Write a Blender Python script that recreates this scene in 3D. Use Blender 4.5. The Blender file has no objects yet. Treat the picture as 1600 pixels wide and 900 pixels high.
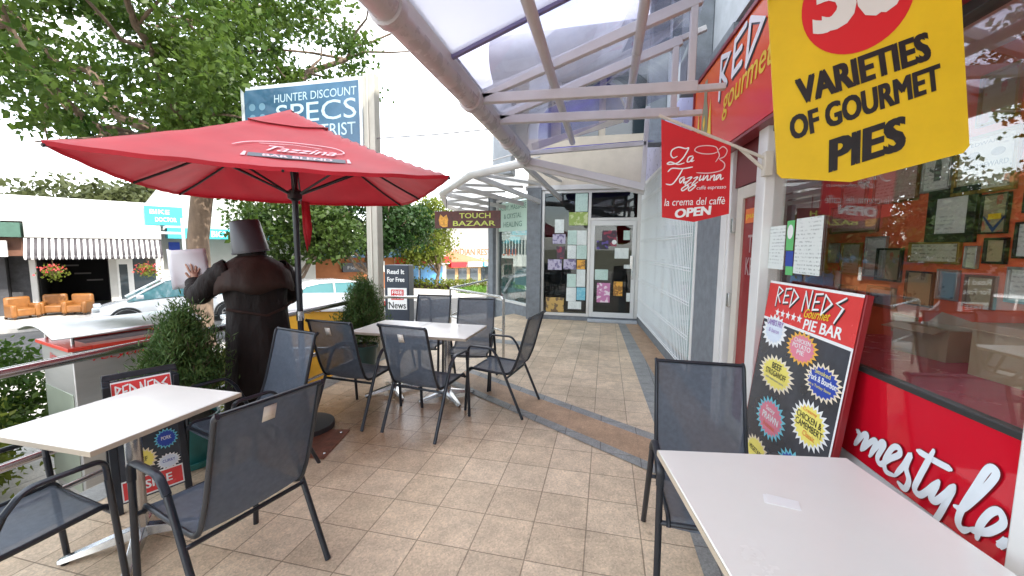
import bpy, bmesh, math, random
import numpy as np
from mathutils import Vector, Matrix, Euler
R = math.radians
random.seed(7)
SC = bpy.context.scene
COL = SC.collection

# ------------------------------------------------------------------ camera, sky, sun, exposure
cd = bpy.data.cameras.new('camera'); cam = bpy.data.objects.new('camera', cd); COL.objects.link(cam)
cd.sensor_width = 36.0; cd.lens = 626.6 / 1600 * 36.0
cd.clip_start = 0.05; cd.clip_end = 4000
cam.location = (0, 0, 1.6)
def cam_matrix(yaw, pitch, roll):
    cy, sy = math.cos(yaw), math.sin(yaw)
    fwd = Vector((sy * math.cos(pitch), cy * math.cos(pitch), -math.sin(pitch)))
    right = Vector((cy, -sy, 0)); down = fwd.cross(right)
    r = math.cos(roll) * right + math.sin(roll) * down
    d = -math.sin(roll) * right + math.cos(roll) * down
    return Matrix((r, -d, -fwd)).transposed()
cam.rotation_euler = cam_matrix(R(-13.125), R(5.66), R(-0.425)).to_euler()
SC.camera = cam

SUN_EL, SUN_AZ = 47.0, 112.0        # azimuth clockwise from +Y: the sun stands behind the shops on the right
w = bpy.data.worlds.new('World'); SC.world = w; w.use_nodes = True
nt = w.node_tree; nt.nodes.clear()
out = nt.nodes.new('ShaderNodeOutputWorld'); bg = nt.nodes.new('ShaderNodeBackground')
sky = nt.nodes.new('ShaderNodeTexSky'); sky.sky_type = 'NISHITA'; sky.sun_disc = False
sky.sun_elevation = R(SUN_EL); sky.sun_rotation = R(SUN_AZ); sky.air_density = 1.0; sky.dust_density = 1.5
tc = nt.nodes.new('ShaderNodeTexCoord')
mp = nt.nodes.new('ShaderNodeMapping'); mp.inputs['Scale'].default_value = (1.0, 1.0, 2.6)
nz = nt.nodes.new('ShaderNodeTexNoise'); nz.inputs['Scale'].default_value = 1.7; nz.inputs['Detail'].default_value = 7; nz.inputs['Roughness'].default_value = 0.55
rp = nt.nodes.new('ShaderNodeValToRGB'); rp.color_ramp.elements[0].position = 0.42; rp.color_ramp.elements[1].position = 0.66
rp.color_ramp.elements[0].color = (.22, .22, .22, 1); rp.color_ramp.elements[1].color = (.92, .92, .92, 1)
mx = nt.nodes.new('ShaderNodeMix'); mx.data_type = 'RGBA'; mx.inputs['B'].default_value = (9.0, 9.0, 8.9, 1)
L = nt.links.new
L(tc.outputs['Generated'], mp.inputs['Vector']); L(mp.outputs[0], nz.inputs['Vector']); L(nz.outputs['Fac'], rp.inputs['Fac'])
L(rp.outputs['Color'], mx.inputs['Factor']); L(sky.outputs['Color'], mx.inputs['A']); L(mx.outputs['Result'], bg.inputs['Color'])
bg.inputs['Strength'].default_value = 0.15
L(bg.outputs[0], out.inputs['Surface'])
sl = bpy.data.lights.new('sun', 'SUN'); sl.energy = 2.0; sl.angle = R(0.6); sl.color = (1, .95, .86)
so = bpy.data.objects.new('sun', sl); COL.objects.link(so); so.location = (20, -8, 30)
sd = Vector((math.sin(R(SUN_AZ)) * math.cos(R(SUN_EL)), math.cos(R(SUN_AZ)) * math.cos(R(SUN_EL)), math.sin(R(SUN_EL))))
so.rotation_euler = sd.to_track_quat('Z', 'Y').to_euler()
SC.view_settings.view_transform = 'Standard'; SC.view_settings.look = 'None'; SC.view_settings.gamma = 1; SC.view_settings.use_curve_mapping = False
SC.view_settings.exposure = 2.0

# ------------------------------------------------------------------ materials
MATS = {}
def mat(name, col, rough=.6, metal=0., var=0., vscale=8., bump=0., bscale=60., alpha=1., spec=.5, stretch=None, coat=0., bdist=.01):
    if name in MATS: return MATS[name]
    m = bpy.data.materials.new(name); m.use_nodes = True
    t = m.node_tree; b = t.nodes['Principled BSDF']
    b.inputs['Base Color'].default_value = (*col, 1); b.inputs['Roughness'].default_value = rough
    b.inputs['Metallic'].default_value = metal; b.inputs['Specular IOR Level'].default_value = spec
    b.inputs['Coat Weight'].default_value = coat; b.inputs['Coat Roughness'].default_value = .08
    tcn = t.nodes.new('ShaderNodeTexCoord'); src = tcn.outputs['Object']
    if stretch:
        q = t.nodes.new('ShaderNodeMapping'); q.inputs['Scale'].default_value = stretch; t.links.new(src, q.inputs['Vector']); src = q.outputs[0]
    if var > 0:
        n = t.nodes.new('ShaderNodeTexNoise'); n.inputs['Scale'].default_value = vscale; n.inputs['Detail'].default_value = 6; n.inputs['Roughness'].default_value = .65
        t.links.new(src, n.inputs['Vector'])
        x = t.nodes.new('ShaderNodeMix'); x.data_type = 'RGBA'
        x.inputs['A'].default_value = (*[max(0, c * (1 - var)) for c in col], 1); x.inputs['B'].default_value = (*[min(1, c * (1 + var)) for c in col], 1)
        rr = t.nodes.new('ShaderNodeMapRange'); rr.inputs['From Min'].default_value = .3; rr.inputs['From Max'].default_value = .7
        t.links.new(n.outputs['Fac'], rr.inputs['Value']); t.links.new(rr.outputs[0], x.inputs['Factor']); t.links.new(x.outputs['Result'], b.inputs['Base Color'])
        r2 = t.nodes.new('ShaderNodeMapRange'); r2.inputs['To Min'].default_value = max(.02, rough - .12); r2.inputs['To Max'].default_value = min(1, rough + .12)
        t.links.new(n.outputs['Fac'], r2.inputs['Value']); t.links.new(r2.outputs[0], b.inputs['Roughness'])
    if bump > 0:
        n2 = t.nodes.new('ShaderNodeTexNoise'); n2.inputs['Scale'].default_value = bscale; n2.inputs['Detail'].default_value = 4
        t.links.new(src, n2.inputs['Vector'])
        bm_ = t.nodes.new('ShaderNodeBump'); bm_.inputs['Strength'].default_value = bump; bm_.inputs['Distance'].default_value = bdist
        t.links.new(n2.outputs['Fac'], bm_.inputs['Height']); t.links.new(bm_.outputs[0], b.inputs['Normal'])
    if alpha < 1: b.inputs['Alpha'].default_value = alpha
    MATS[name] = m; return m

def glass(name, tint=(.9, .95, .95), refl=.06, through=.92, rough=.0):
    """thin sheet glass: see-through with a fresnel mirror on top"""
    if name in MATS: return MATS[name]
    m = bpy.data.materials.new(name); m.use_nodes = True; t = m.node_tree; t.nodes.clear()
    o = t.nodes.new('ShaderNodeOutputMaterial'); tr = t.nodes.new('ShaderNodeBsdfTransparent'); gl = t.nodes.new('ShaderNodeBsdfGlossy')
    tr.inputs['Color'].default_value = (*[c * through for c in tint], 1); gl.inputs['Roughness'].default_value = rough
    lw = t.nodes.new('ShaderNodeLayerWeight'); lw.inputs['Blend'].default_value = .5
    mr = t.nodes.new('ShaderNodeMapRange'); mr.inputs['To Min'].default_value = refl; mr.inputs['To Max'].default_value = .75
    pw = t.nodes.new('ShaderNodeMath'); pw.operation = 'POWER'; pw.inputs[1].default_value = 3.
    t.links.new(lw.outputs['Facing'], pw.inputs[0]); t.links.new(pw.outputs[0], mr.inputs['Value'])
    mi = t.nodes.new('ShaderNodeMixShader'); t.links.new(mr.outputs[0], mi.inputs['Fac']); t.links.new(tr.outputs[0], mi.inputs[1]); t.links.new(gl.outputs[0], mi.inputs[2])
    t.links.new(mi.outputs[0], o.inputs['Surface']); MATS[name] = m; return m

def sheet(name, col, transl=.5, clear=.0, var=.1, vscale=3.):
    """cloth, milky plastic or leaf: diffuse plus translucent, with an optional clear share (open weave)"""
    if name in MATS: return MATS[name]
    m = bpy.data.materials.new(name); m.use_nodes = True; t = m.node_tree; t.nodes.clear()
    o = t.nodes.new('ShaderNodeOutputMaterial'); d = t.nodes.new('ShaderNodeBsdfPrincipled'); tl = t.nodes.new('ShaderNodeBsdfTranslucent')
    d.inputs['Roughness'].default_value = .55; d.inputs['Specular IOR Level'].default_value = .35
    n = t.nodes.new('ShaderNodeTexNoise'); n.inputs['Scale'].default_value = vscale; n.inputs['Detail'].default_value = 5
    g = t.nodes.new('ShaderNodeNewGeometry'); t.links.new(g.outputs['Position'], n.inputs['Vector'])
    x = t.nodes.new('ShaderNodeMix'); x.data_type = 'RGBA'; x.inputs['A'].default_value = (*[c * (1 - var) for c in col], 1); x.inputs['B'].default_value = (*[min(1, c * (1 + var)) for c in col], 1)
    rr = t.nodes.new('ShaderNodeMapRange'); rr.inputs['From Min'].default_value = .3; rr.inputs['From Max'].default_value = .7
    t.links.new(n.outputs['Fac'], rr.inputs['Value']); t.links.new(rr.outputs[0], x.inputs['Factor'])
    t.links.new(x.outputs['Result'], d.inputs['Base Color']); t.links.new(x.outputs['Result'], tl.inputs['Color'])
    mi = t.nodes.new('ShaderNodeMixShader'); mi.inputs['Fac'].default_value = transl
    t.links.new(d.outputs[0], mi.inputs[1]); t.links.new(tl.outputs[0], mi.inputs[2]); last = mi.outputs[0]
    if clear > 0:
        tr = t.nodes.new('ShaderNodeBsdfTransparent'); m2 = t.nodes.new('ShaderNodeMixShader'); m2.inputs['Fac'].default_value = clear
        t.links.new(last, m2.inputs[1]); t.links.new(tr.outputs[0], m2.inputs[2]); last = m2.outputs[0]
    t.links.new(last, o.inputs['Surface']); MATS[name] = m; return m

def sling_fabric():
    m = sheet('sling_fabric', (.080, .100, .132), .08, .13, .14, 40.)
    t = m.node_tree; d = [n for n in t.nodes if n.type == 'BSDF_PRINCIPLED'][0]
    d.inputs['Roughness'].default_value = .5
    # woven threads: alternating bands along both directions drive a bump
    tcn = t.nodes.new('ShaderNodeTexCoord'); wv = t.nodes.new('ShaderNodeTexWave'); wv.inputs['Scale'].default_value = 130; wv.bands_direction = 'X'
    wv2 = t.nodes.new('ShaderNodeTexNoise'); wv2.inputs['Scale'].default_value = 60
    mp_ = t.nodes.new('ShaderNodeMapping'); mp_.inputs['Scale'].default_value = (14, .6, .6)
    t.links.new(tcn.outputs['Object'], wv.inputs['Vector']); t.links.new(tcn.outputs['Object'], mp_.inputs['Vector']); t.links.new(mp_.outputs[0], wv2.inputs['Vector'])
    ad = t.nodes.new('ShaderNodeMath'); t.links.new(wv.outputs['Fac'], ad.inputs[0]); t.links.new(wv2.outputs['Fac'], ad.inputs[1])
    b = t.nodes.new('ShaderNodeBump'); b.inputs['Strength'].default_value = .35; b.inputs['Distance'].default_value = .002
    t.links.new(ad.outputs[0], b.inputs['Height']); t.links.new(b.outputs[0], d.inputs['Normal'])
    return m

def paving(name, ox, oy, sx, sy, c1, c2, grout, mortar=.004, stain=True):
    m = bpy.data.materials.new(name); m.use_nodes = True; t = m.node_tree; b = t.nodes['Principled BSDF']; lk = t.links.new
    g = t.nodes.new('ShaderNodeNewGeometry'); mpn = t.nodes.new('ShaderNodeMapping'); mpn.inputs['Location'].default_value = (-ox, -oy, 0)
    lk(g.outputs['Position'], mpn.inputs['Vector'])
    br = t.nodes.new('ShaderNodeTexBrick'); br.offset = 0; br.squash = 1; br.inputs['Scale'].default_value = 1
    br.inputs['Brick Width'].default_value = sx; br.inputs['Row Height'].default_value = sy; br.inputs['Mortar Size'].default_value = mortar; br.inputs['Mortar Smooth'].default_value = .3
    br.inputs['Color1'].default_value = (*c1, 1); br.inputs['Color2'].default_value = (*c2, 1); br.inputs['Mortar'].default_value = (*grout, 1); br.inputs['Bias'].default_value = 0
    lk(mpn.outputs[0], br.inputs['Vector'])
    # exposed aggregate speckle
    vo = t.nodes.new('ShaderNodeTexVoronoi'); vo.inputs['Scale'].default_value = 110; lk(g.outputs['Position'], vo.inputs['Vector'])
    sp = t.nodes.new('ShaderNodeMapRange'); sp.inputs['To Min'].default_value = .76; sp.inputs['To Max'].default_value = 1.18
    lk(vo.outputs['Color'], sp.inputs['Value'])
    ns = t.nodes.new('ShaderNodeTexNoise'); ns.inputs['Scale'].default_value = 1.3; ns.inputs['Detail'].default_value = 8; ns.inputs['Roughness'].default_value = .6; lk(g.outputs['Position'], ns.inputs['Vector'])
    st = t.nodes.new('ShaderNodeMapRange'); st.inputs['From Min'].default_value = .3; st.inputs['From Max'].default_value = .7; st.inputs['To Min'].default_value = .74; st.inputs['To Max'].default_value = 1.16
    lk(ns.outputs['Fac'], st.inputs['Value'])
    mu = t.nodes.new('ShaderNodeMath'); mu.operation = 'MULTIPLY'; lk(sp.outputs[0], mu.inputs[0]); lk(st.outputs[0], mu.inputs[1])
    ns2 = t.nodes.new('ShaderNodeTexNoise'); ns2.inputs['Scale'].default_value = 9; ns2.inputs['Detail'].default_value = 6; lk(g.outputs['Position'], ns2.inputs['Vector'])
    st2 = t.nodes.new('ShaderNodeMapRange'); st2.inputs['From Min'].default_value = .3; st2.inputs['From Max'].default_value = .7; st2.inputs['To Min'].default_value = .86; st2.inputs['To Max'].default_value = 1.1; lk(ns2.outputs['Fac'], st2.inputs['Value'])
    mu2 = t.nodes.new('ShaderNodeMath'); mu2.operation = 'MULTIPLY'; lk(mu.outputs[0], mu2.inputs[0]); lk(st2.outputs[0], mu2.inputs[1])
    mm = t.nodes.new('ShaderNodeMix'); mm.data_type = 'RGBA'; mm.blend_type = 'MULTIPLY'; mm.inputs['Factor'].default_value = 1
    lk(br.outputs['Color'], mm.inputs['A']); lk(mu2.outputs[0], mm.inputs['B'])
    last = mm.outputs['Result']; rgh = None
    # old gum and drip spots, scattered
    gv = t.nodes.new('ShaderNodeTexVoronoi'); gv.inputs['Scale'].default_value = 2.6; lk(g.outputs['Position'], gv.inputs['Vector'])
    gsz = t.nodes.new('ShaderNodeSeparateColor'); lk(gv.outputs['Color'], gsz.inputs[0])
    gth = t.nodes.new('ShaderNodeMath'); gth.operation = 'MULTIPLY'; gth.inputs[1].default_value = .075; lk(gsz.outputs[0], gth.inputs[0])
    gsb = t.nodes.new('ShaderNodeMath'); gsb.operation = 'SUBTRACT'; lk(gth.outputs[0], gsb.inputs[0]); lk(gv.outputs['Distance'], gsb.inputs[1])
    gmk = t.nodes.new('ShaderNodeMapRange'); gmk.inputs['From Min'].default_value = 0; gmk.inputs['From Max'].default_value = .03; gmk.inputs['To Max'].default_value = .75; lk(gsb.outputs[0], gmk.inputs['Value'])
    gm = t.nodes.new('ShaderNodeMix'); gm.data_type = 'RGBA'; gm.blend_type = 'MULTIPLY'; gm.inputs['B'].default_value = (.45, .40, .36, 1); lk(gmk.outputs[0], gm.inputs['Factor']); lk(last, gm.inputs['A']); last = gm.outputs['Result']
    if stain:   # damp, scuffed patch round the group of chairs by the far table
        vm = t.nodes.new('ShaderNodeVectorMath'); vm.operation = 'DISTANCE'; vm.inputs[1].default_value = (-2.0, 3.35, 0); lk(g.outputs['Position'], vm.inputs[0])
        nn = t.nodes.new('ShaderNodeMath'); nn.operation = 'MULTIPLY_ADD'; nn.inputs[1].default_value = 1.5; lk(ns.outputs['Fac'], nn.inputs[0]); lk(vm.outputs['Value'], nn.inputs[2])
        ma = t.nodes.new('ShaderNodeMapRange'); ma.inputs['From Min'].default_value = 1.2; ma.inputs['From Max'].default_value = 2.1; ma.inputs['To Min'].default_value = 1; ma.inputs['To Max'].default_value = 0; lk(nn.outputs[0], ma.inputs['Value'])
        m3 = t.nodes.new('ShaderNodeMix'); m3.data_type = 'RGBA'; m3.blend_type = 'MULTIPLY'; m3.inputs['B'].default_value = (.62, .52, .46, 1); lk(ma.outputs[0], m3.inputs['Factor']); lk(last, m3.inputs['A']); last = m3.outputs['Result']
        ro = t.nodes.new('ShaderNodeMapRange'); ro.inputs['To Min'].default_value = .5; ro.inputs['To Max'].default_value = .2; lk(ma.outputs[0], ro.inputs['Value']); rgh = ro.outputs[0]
    lk(last, b.inputs['Base Color'])
    if rgh: lk(rgh, b.inputs['Roughness'])
    else: b.inputs['Roughness'].default_value = .55
    bp = t.nodes.new('ShaderNodeBump'); bp.inputs['Strength'].default_value = .5; bp.inputs['Distance'].default_value = .004
    iv = t.nodes.new('ShaderNodeMath'); iv.operation = 'MULTIPLY_ADD'; iv.inputs[1].default_value = -1; lk(br.outputs['Fac'], iv.inputs[0])
    vs = t.nodes.new('ShaderNodeMath'); vs.operation = 'MULTIPLY'; vs.inputs[1].default_value = .35; lk(vo.outputs['Distance'], vs.inputs[0]); lk(vs.outputs[0], iv.inputs[2])
    lk(iv.outputs[0], bp.inputs['Height']); lk(bp.outputs[0], b.inputs['Normal'])
    MATS[name] = m; return m

def printed(name, paper, ink, scale=40., amount=.5, rows=True):
    """printed sheet: rows of broken ink marks on paper"""
    if name in MATS: return MATS[name]
    m = bpy.data.materials.new(name); m.use_nodes = True; t = m.node_tree; b = t.nodes['Principled BSDF']; lk = t.links.new
    tcn = t.nodes.new('ShaderNodeTexCoord'); mpn = t.nodes.new('ShaderNodeMapping'); mpn.inputs['Scale'].default_value = (1, 1, 3.2) if rows else (1, 1, 1); lk(tcn.outputs['Object'], mpn.inputs['Vector'])
    n = t.nodes.new('ShaderNodeTexNoise'); n.inputs['Scale'].default_value = scale * (2.2 if rows else 1); n.inputs['Detail'].default_value = 3; lk(mpn.outputs[0] if not rows else tcn.outputs['Object'], n.inputs['Vector'])
    r = t.nodes.new('ShaderNodeMapRange'); r.inputs['From Min'].default_value = .46 if rows else .52; r.inputs['From Max'].default_value = .56; r.inputs['To Max'].default_value = amount; lk(n.outputs['Fac'], r.inputs['Value'])
    if rows:
        wvn = t.nodes.new('ShaderNodeTexWave'); wvn.bands_direction = 'Z'; wvn.inputs['Scale'].default_value = 14; lk(tcn.outputs['Object'], wvn.inputs['Vector'])
        th_ = t.nodes.new('ShaderNodeMapRange'); th_.inputs['From Min'].default_value = .55; th_.inputs['From Max'].default_value = .75; lk(wvn.outputs['Fac'], th_.inputs['Value'])
        lg_ = t.nodes.new('ShaderNodeTexNoise'); lg_.inputs['Scale'].default_value = 7; lk(tcn.outputs['Object'], lg_.inputs['Vector'])
        l2 = t.nodes.new('ShaderNodeMapRange'); l2.inputs['From Min'].default_value = .42; l2.inputs['From Max'].default_value = .5; lk(lg_.outputs['Fac'], l2.inputs['Value'])
        m1 = t.nodes.new('ShaderNodeMath'); m1.operation = 'MULTIPLY'; lk(r.outputs[0], m1.inputs[0]); lk(th_.outputs[0], m1.inputs[1])
        r = t.nodes.new('ShaderNodeMath'); r.operation = 'MULTIPLY'; lk(m1.outputs[0], r.inputs[0]); lk(l2.outputs[0], r.inputs[1])
    x = t.nodes.new('ShaderNodeMix'); x.data_type = 'RGBA'; x.inputs['A'].default_value = (*paper, 1); x.inputs['B'].default_value = (*ink, 1); lk(r.outputs[0], x.inputs['Factor'])
    lk(x.outputs['Result'], b.inputs['Base Color']); b.inputs['Roughness'].default_value = .45
    MATS[name] = m; return m

white_pt = mat('white_paint', (.72, .72, .70), .35, var=.05, vscale=3)
steel_pt = mat('canopy_paint', (.52, .51, .50), .35, var=.08, vscale=4)
alu = mat('aluminium_frame', (.62, .62, .60), .35, .25, var=.05, vscale=5)
cream = mat('cream_frame', (.60, .56, .48), .4, var=.06, vscale=5)
greyw = mat('grey_render', (.17, .19, .21), .75, var=.22, vscale=9, bump=.4, bscale=90)
lgrey = mat('pale_grey_render', (.40, .43, .46), .75, var=.14, vscale=5, bump=.25, bscale=80)
beige = mat('beige_render', (.50, .44, .36), .8, var=.1, vscale=3, bump=.2, bscale=60)
frame_m = mat('charcoal_powder_coat', (.018, .022, .030), .32, .25, var=.15, vscale=30, spec=.6)
blackm = mat('black_metal', (.012, .012, .014), .4, .2)
chrome = mat('brushed_chrome', (.55, .56, .57), .22, 1., var=.12, vscale=20)
stain_s = mat('stainless_steel', (.46, .45, .43), .42, .55, var=.10, vscale=2, stretch=(1, 1, 6))
tabletop_m = mat('table_laminate', (.81, .795, .74), .24, var=.018, vscale=2.5, bump=.02, bscale=220)
table_edge = mat('table_edge_band', (.50, .43, .33), .45, var=.08)
red_sign = mat('red_sign_face', (.52, .012, .022), .25, var=.1, vscale=2)
red_gloss = mat('red_glossy_panel', (.56, .006, .020), .06, spec=.6)
white_ink = mat('white_vinyl', (.82, .84, .84), .4)
black_ink = mat('black_vinyl', (.010, .010, .011), .4)
yellow_ink = mat('yellow_vinyl', (.80, .55, .02), .4)
yellow_cl = mat('yellow_banner_cloth', (.68, .45, .006), .5, var=.09, vscale=6, bump=.12, bscale=14)
red_ink = mat('red_vinyl', (.60, .015, .02), .4)
orange_ink = mat('orange_vinyl', (.75, .16, .03), .4)
blue_ink = mat('blue_vinyl', (.02, .06, .38), .4)
cyan_ink = mat('cyan_vinyl', (.16, .55, .66), .4)
pink_ink = mat('pink_vinyl', (.72, .22, .30), .4)
purple_ink = mat('purple_vinyl', (.25, .10, .42), .4)
board_bk = mat('slate_board_face', (.035, .042, .055), .22, var=.5, vscale=3)
bark = mat('bark', (.17, .12, .085), .9, var=.35, vscale=9, bump=.9, bscale=26, stretch=(1, 1, .35))
soil = mat('potting_soil', (.05, .035, .025), .95, var=.3, bump=.6)
fabric = sling_fabric()

# ------------------------------------------------------------------ mesh builder and object helpers
class MB:
    def __init__(s): s.v = []; s.f = []; s.mi = []; s.cur = 0
    def add(s, vs, fs, M=None):
        o = len(s.v)
        for p in vs:
            p = Vector(p)
            s.v.append(tuple(M @ p) if M is not None else tuple(p))
        for f in fs: s.f.append([i + o for i in f]); s.mi.append(s.cur)
    def box(s, x0, x1, y0, y1, z0, z1, M=None):
        vs = [(x0, y0, z0), (x1, y0, z0), (x1, y1, z0), (x0, y1, z0), (x0, y0, z1), (x1, y0, z1), (x1, y1, z1), (x0, y1, z1)]
        s.add(vs, [(0, 3, 2, 1), (4, 5, 6, 7), (0, 1, 5, 4), (1, 2, 6, 5), (2, 3, 7, 6), (3, 0, 4, 7)], M)
    def bar(s, a, b, wd, ht, up=(0, 0, 1)):
        """rectangular bar from a to b"""
        a, b = Vector(a), Vector(b); d = b - a; ln = d.length; y = d.normalized(); u = Vector(up)
        x = y.cross(u).normalized(); z = x.cross(y)
        M = Matrix((x, y, z)).transposed().to_4x4(); M.translation = a
        s.box(-wd / 2, wd / 2, 0, ln, -ht / 2, ht / 2, M)
    def tube(s, pts, r, n=10, cap=True):
        pts = [Vector(p) for p in pts]; k = len(pts)
        rad = list(r) if hasattr(r, '__len__') else [r] * k
        ref = None; rings = []
        for i, p in enumerate(pts):
            d = (pts[min(i + 1, k - 1)] - pts[max(i - 1, 0)]).normalized()
            if ref is None:
                ref = Vector((0, 0, 1)) if abs(d.z) < .9 else Vector((1, 0, 0))
            x = d.cross(ref).normalized(); y = x.cross(d).normalized(); ref = y
            rings.append([p + rad[i] * (math.cos(2 * math.pi * j / n) * x + math.sin(2 * math.pi * j / n) * y) for j in range(n)])
        vs = [q for rg in rings for q in rg]; fs = []
        for i in range(k - 1):
            for j in range(n): fs.append((i * n + j, i * n + (j + 1) % n, (i + 1) * n + (j + 1) % n, (i + 1) * n + j))
        if cap: fs.append(tuple(range(n))[::-1]); fs.append(tuple((k - 1) * n + j for j in range(n)))
        s.add(vs, fs)
    def lathe(s, prof, n=28, c=(0, 0, 0), M=None):
        vs = []; fs = []; k = len(prof)
        for (r, z) in prof:
            for j in range(n):
                a = 2 * math.pi * j / n; vs.append((c[0] + r * math.cos(a), c[1] + r * math.sin(a), c[2] + z))
        for i in range(k - 1):
            for j in range(n): fs.append((i * n + j, i * n + (j + 1) % n, (i + 1) * n + (j + 1) % n, (i + 1) * n + j))
        s.add(vs, fs, M)
    def loft(s, rings, closed=True, cap=True):
        n = len(rings[0]); k = len(rings); vs = [p for rg in rings for p in rg]; fs = []
        for i in range(k - 1):
            for j in range(n if closed else n - 1): fs.append((i * n + j, i * n + (j + 1) % n, (i + 1) * n + (j + 1) % n, (i + 1) * n + j))
        if cap and closed: fs.append(tuple(range(n))[::-1]); fs.append(tuple((k - 1) * n + j for j in range(n)))
        s.add(vs, fs)
    def prism(s, poly, F, th):
        """flat outline poly [(u,v)] in frame F(u,v,w), given thickness th along w"""
        n = len(poly); vs = [F(u, v, 0) for u, v in poly] + [F(u, v, th) for u, v in poly]
        fs = [tuple(range(n))[::-1], tuple(range(n, 2 * n))] + [(i, (i + 1) % n, n + (i + 1) % n, n + i) for i in range(n)]
        s.add(vs, fs)
    def flat(s, poly, F, wv=0): s.add([F(u, v, wv) for u, v in poly], [tuple(range(len(poly)))])
    def ribbon(s, pts, wd, F, wv=0, smooth=True, taper=True):
        """brush stroke: a flat ribbon along a smoothed line"""
        P = [Vector((a, b)) for a, b in pts]
        if smooth and len(P) > 2:
            Q = []
            for i in range(len(P) - 1):
                p0, p1, p2, p3 = P[max(i - 1, 0)], P[i], P[i + 1], P[min(i + 2, len(P) - 1)]
                for k in range(6):
                    t = k / 6; Q.append(.5 * ((2 * p1) + (p2 - p0) * t + (2 * p0 - 5 * p1 + 4 * p2 - p3) * t * t + (3 * p1 - p0 - 3 * p2 + p3) * t ** 3))
            Q.append(P[-1]); P = Q
        k = len(P); L_, R_ = [], []
        for i, p in enumerate(P):
            d = (P[min(i + 1, k - 1)] - P[max(i - 1, 0)])
            d = d.normalized() if d.length > 1e-9 else Vector((1, 0)); nn = Vector((-d.y, d.x))
            e = min(i, k - 1 - i) / max(1, k - 1); h = wd / 2 * (min(1, .55 + 5 * e) if taper else 1)
            L_.append(p + nn * h); R_.append(p - nn * h)
        vs = [F(q.x, q.y, wv + 2e-5 * i) for i, q in enumerate(L_)] + [F(q.x, q.y, wv + 2e-5 * i) for i, q in enumerate(R_)]
        s.add(vs, [(i, i + 1, k + i + 1, k + i) for i in range(k - 1)])
        for p, sgn in ((P[0], 0), (P[-1], 1)):
            rr = wd / 2 * (.55 if taper else 1); s.add([F(p.x + rr * math.cos(a * math.pi / 5), p.y + rr * math.sin(a * math.pi / 5), wv + 2e-5 * (k + 1 + sgn)) for a in range(10)], [tuple(range(10))])
    def text(s, string, BL, BR, TL, F, wv=0, bold=.0, shear=0.):
        cu = bpy.data.curves.new('t', 'FONT'); cu.body = string; cu.shear = shear; cu.resolution_u = 3; cu.offset = 0
        ob = bpy.data.objects.new('t', cu); me = ob.to_mesh()
        if me and len(me.vertices):
            h = max(0., bold - .004) * .95          # heavier strokes: the glyphs are overprinted slightly shifted
            xs = [v.co.x for v in me.vertices]; ys = [v.co.y for v in me.vertices]
            x0, x1, y0, y1 = min(xs) - h, max(xs) + h, min(ys) - h * .5, max(ys) + h * .5
            BL, BR, TL = Vector(BL), Vector(BR), Vector(TL); e1 = BR - BL; e2 = TL - BL
            for k, (dx, dy) in enumerate(((0, 0), (h, h * .5), (-h, h * .5), (h, -h * .5), (-h, -h * .5)) if h > 0 else ((0, 0),)):
                vs = []
                for v in me.vertices:
                    q = BL + e1 * ((v.co.x + dx - x0) / (x1 - x0)) + e2 * ((v.co.y + dy - y0) / (y1 - y0)); vs.append(F(q.x, q.y, wv + k * .00006))
                s.add(vs, [tuple(p.vertices) for p in me.polygons])
        ob.to_mesh_clear(); bpy.data.objects.remove(ob); bpy.data.curves.remove(cu)
    def build(s, name, m, parent=None, smooth=True, bevel=0., world=False, ang=38, solid=0., sub=0):
        me = bpy.data.meshes.new(name)
        V = s.v
        if world and parent is not None:
            I = W(parent).inverted(); V = [tuple(I @ Vector(p)) for p in V]
        me.from_pydata(V, [], s.f)
        ms = m if isinstance(m, (list, tuple)) else [m]
        for x in ms: me.materials.append(x)
        if len(ms) > 1: me.polygons.foreach_set('material_index', s.mi)
        me.update(); 
        b = bmesh.new(); b.from_mesh(me); bmesh.ops.recalc_face_normals(b, faces=b.faces); b.to_mesh(me); b.free()
        if smooth: me.shade_smooth(); me.set_sharp_from_angle(angle=R(ang))
        o = bpy.data.objects.new(name, me); COL.objects.link(o)
        if parent is not None: o.parent = parent
        if solid: q = o.modifiers.new('solid', 'SOLIDIFY'); q.thickness = solid; q.offset = 0
        if sub: q = o.modifiers.new('sub', 'SUBSURF'); q.levels = q.render_levels = sub
        if bevel: q = o.modifiers.new('bevel', 'BEVEL'); q.width = bevel; q.segments = 2; q.limit_method = 'ANGLE'; q.angle_limit = R(40)
        return o
def W(o):
    M = o.matrix_basis.copy()
    while o.parent: o = o.parent; M = o.matrix_basis @ M
    return M
def tag(o, label, cat, group=None):
    o['label'] = label; o['category'] = cat
    if group: o['group'] = group
    return o
def thing(name, label, cat, loc=(0, 0, 0), rotz=0., group=None):
    o = bpy.data.objects.new(name, None); COL.objects.link(o); o.empty_display_size = .2
    o.location = loc; o.rotation_euler = (0, 0, rotz); return tag(o, label, cat, group)
def struct(o): o['kind'] = 'structure'; return o
def dup(root, loc, rotz, label, group=None):
    r = root.copy(); COL.objects.link(r); r.location = loc; r.rotation_euler = (0, 0, rotz); r['label'] = label
    if group: r['group'] = group
    for ch in list(root.children):
        c = ch.copy(); COL.objects.link(c); c.parent = r
        for g in list(ch.children):
            d = g.copy(); COL.objects.link(d); d.parent = c
    return r
def frame3(o, u, v):
    o, u, v = Vector(o), Vector(u).normalized(), Vector(v).normalized(); wv = u.cross(v)
    return lambda a, b, c: tuple(o + u * a + v * b + wv * c)

# shop wall frame on the right: x' into the shop, y' along the wall
SH_O = Vector((1.305, 0, 0)); SH_R = R(3.83)
def street_pt(t, d, z=0.): return (0.53 * t - .848 * d, .848 * t + .53 * d, z)
ST_R = math.atan2(.848, .53)

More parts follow.
